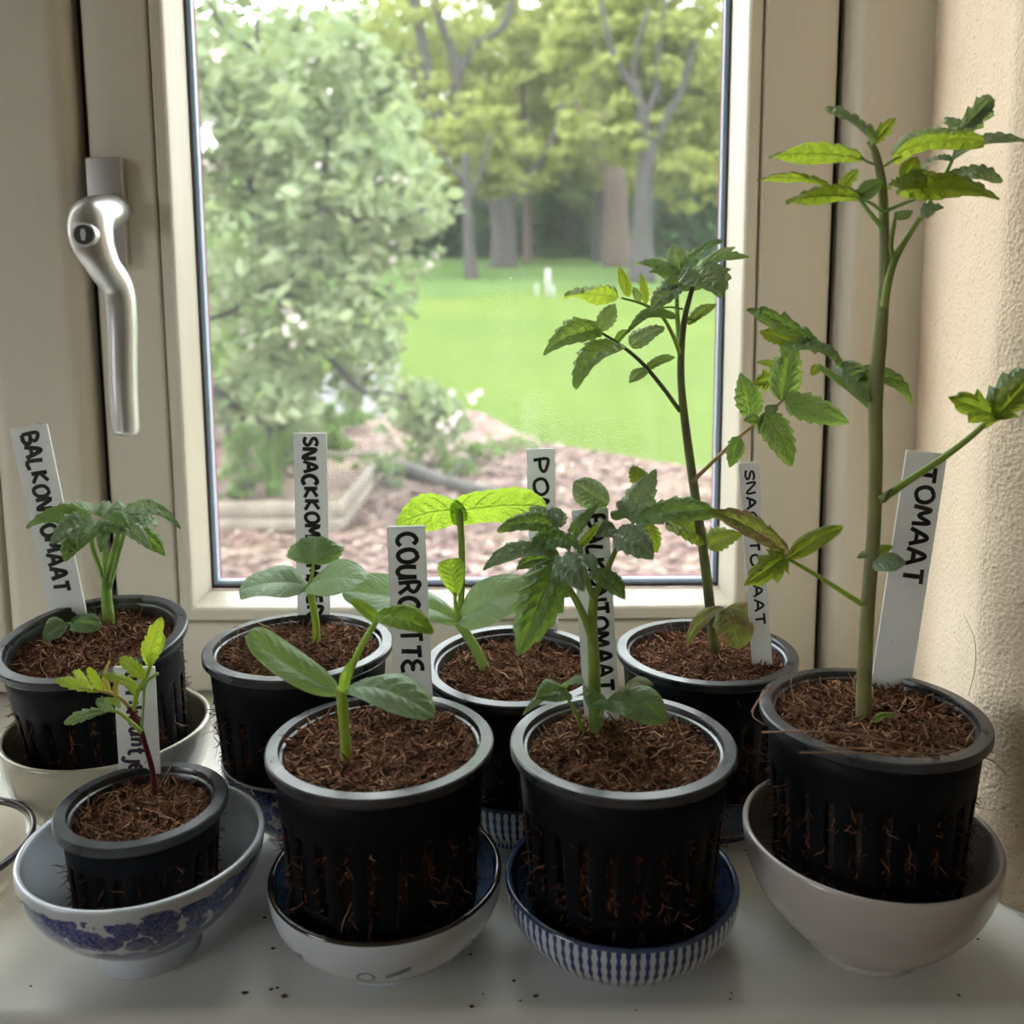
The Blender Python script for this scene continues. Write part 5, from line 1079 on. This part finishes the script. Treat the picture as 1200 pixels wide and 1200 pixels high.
# ---- apple tree in blossom
ap = G(318, 540); ap[1] = 5.5; ap = np.array([P(322, 540, 5.5)[0], 5.5, -1.0])
at_ = empty('apple_tree', ap, label='flowering apple tree with pale green leaves just outside the window', cat='tree')
Yt = ap[1]
skel = [([(322, 640, 0), (325, 520, 0), (332, 420, 0), (338, 330, 0), (342, 285, 0)], (34, 30, 28, 24, 20)), ([(340, 300), (358, 262, -.2), (390, 248, -.5), (430, 262, -.7), (470, 255, -.9), (520, 240, -1.0)], (14, 12, 10, 9, 7, 4)), ([(336, 330), (322, 300, .2), (300, 265, .2), (293, 210, .1), (297, 150, .0), (305, 100, 0), (300, 20, 0)], (14, 12, 11, 10, 9, 7, 4)), ([(296, 150), (275, 125, -.1), (250, 130, -.2), (225, 140, -.3)], (7, 6, 5, 3)),
        ([(358, 262), (372, 220, -.3), (385, 160, -.3), (405, 90, -.2), (420, 10, -.1)], (10, 9, 8, 6, 4)), ([(330, 330), (300, 345, -.4), (270, 365, -.7), (240, 375, -.9)], (10, 8, 6, 4)), ([(330, 400), (380, 415, -.4), (420, 455, -.7), (450, 462, -.9), (500, 470, -1.1), (548, 492, -1.3)], (9, 8, 7, 6, 5, 3)), ([(420, 455), (440, 430, -.8), (470, 405, -.9)], (5, 4, 3)), ([(325, 500), (290, 490, -.6), (262, 465, -1.0), (240, 450, -1.1)], (12, 10, 9, 6)),
        ([(345, 290), (400, 320, -.3), (450, 350, -.5), (490, 372, -.6)], (8, 7, 5, 3)), ([(430, 262), (470, 215, -.7), (500, 190, -.8)], (6, 5, 3)), ([(293, 210), (320, 205, .0), (350, 200, -.1)], (5, 4, 3)), ([(385, 160), (430, 120, -.4), (470, 95, -.5)], (6, 5, 3)), ([(300, 60), (260, 30, -.2), (235, -20, -.3)], (6, 5, 3))]
sc = (Yt+.6)/F_PX; twigs = []
for i, (pl, rr) in enumerate(skel):
    pts = [P(q[0], q[1], Yt+(q[2] if len(q) > 2 else 0)) for q in pl]
    if i == 0: pts[0] = ap-np.array([0, 0, .05])
    limb(at_, 'trunk' if i == 0 else 'branch', pts, [q/2*sc for q in rr], 'bark', ap)
    c = crom(pts, 60); twigs.append(c[(12 if i else 40):])
tw = np.concatenate(twigs)
def in_crown(p):
    """keeps the leaf masses to the crown's silhouette: the tree is fullest on the side towards the frame"""
    u, v = proj(p)
    edge = np.interp(v, [-80, 0, 60, 120, 180, 230, 262, 300, 340, 390, 430, 470, 505, 540], [420, 440, 465, 490, 515, 545, 556, 530, 508, 478, 470, 540, 556, 380])
    return u < edge-6
cl = []
while len(cl) < 470:
    b_ = tw[rng.integers(len(tw))]; q = b_+rng.normal(0, 1, 3)*np.array([.26, .34, .24])
    uv_ = proj(q)
    if in_crown(q) and uv_[1] < 505 and q[2] > -.75 and not (375 < uv_[0] < 470 and uv_[1] > 425 and rng.random() < .75): cl.append(q)
cl = np.array(cl)
for _ in range(70):
    q = P(rng.normal(525, 14), rng.normal(478, 14), Yt-1.2+rng.normal(0, .08)); cl = np.vstack([cl, q])
npc = 14; pos = np.repeat(cl, npc, 0)+rng.normal(0, .055, (len(cl)*npc, 3))
ok = np.array([in_crown(q) for q in pos]); pos = pos[ok]
d = np.linalg.norm(pos-CAM, axis=1); order = np.argsort(d); near = order[:300]; far = order[300:]
V, Fc, tn = leaf_cards(pos[far], .108, .5, shape='leaf')
tag(mesh_obj('foliage', V-ap, Fc, 'apple_leaf', at_, smooth=False, tint=tn), kind='stuff')
lv = [(-.5, 0, 0), (-.12, .24, .07), (.22, .19, .05), (.5, 0, -.10), (.22, -.19, .05), (-.12, -.24, .07)]
lm = bpy.data.meshes.new('leaf'); lm.from_pydata([tuple(.108*c for c in q) for q in lv], [], [(0, 1, 2, 3), (0, 3, 4, 5)]); lm.materials.append(M['apple_leaf'])
for i in near:
    o = bpy.data.objects.new('leaf', lm); o.location = pos[i]-ap; o.rotation_euler = rng.uniform(0, 6.28, 3); s_ = rng.uniform(.7, 1.25); o.scale = (s_, s_, s_); link(o, at_)
# blossom: five petals round a centre, in clusters
bv, bf = [(0, 0, 0)], []
for k in range(5):
    a = 2*math.pi*k/5; m = len(bv)
    for (r_, da, z_) in ((.010, -.45, .002), (.019, -.30, .006), (.021, 0, .004), (.019, .30, .006), (.010, .45, .002)): bv.append((r_*math.cos(a+da), r_*math.sin(a+da), z_))
    bf.append((0, m, m+1, m+2, m+3, m+4))
bm_ = bpy.data.meshes.new('blossom'); bm_.from_pydata(bv, [], bf); bm_.materials.append(M['blossom'])
bc = cl[rng.integers(0, len(cl), 70)]
bp = np.repeat(bc, 4, 0)+rng.normal(0, .035, (280, 3)); bp[:, 1] -= .06
for q in bp:
    o = bpy.data.objects.new('blossom', bm_); o.location = q-ap; o.rotation_euler = (rng.uniform(.6, 2.0), rng.normal(0, .5), rng.normal(0, .6)); link(o, at_)
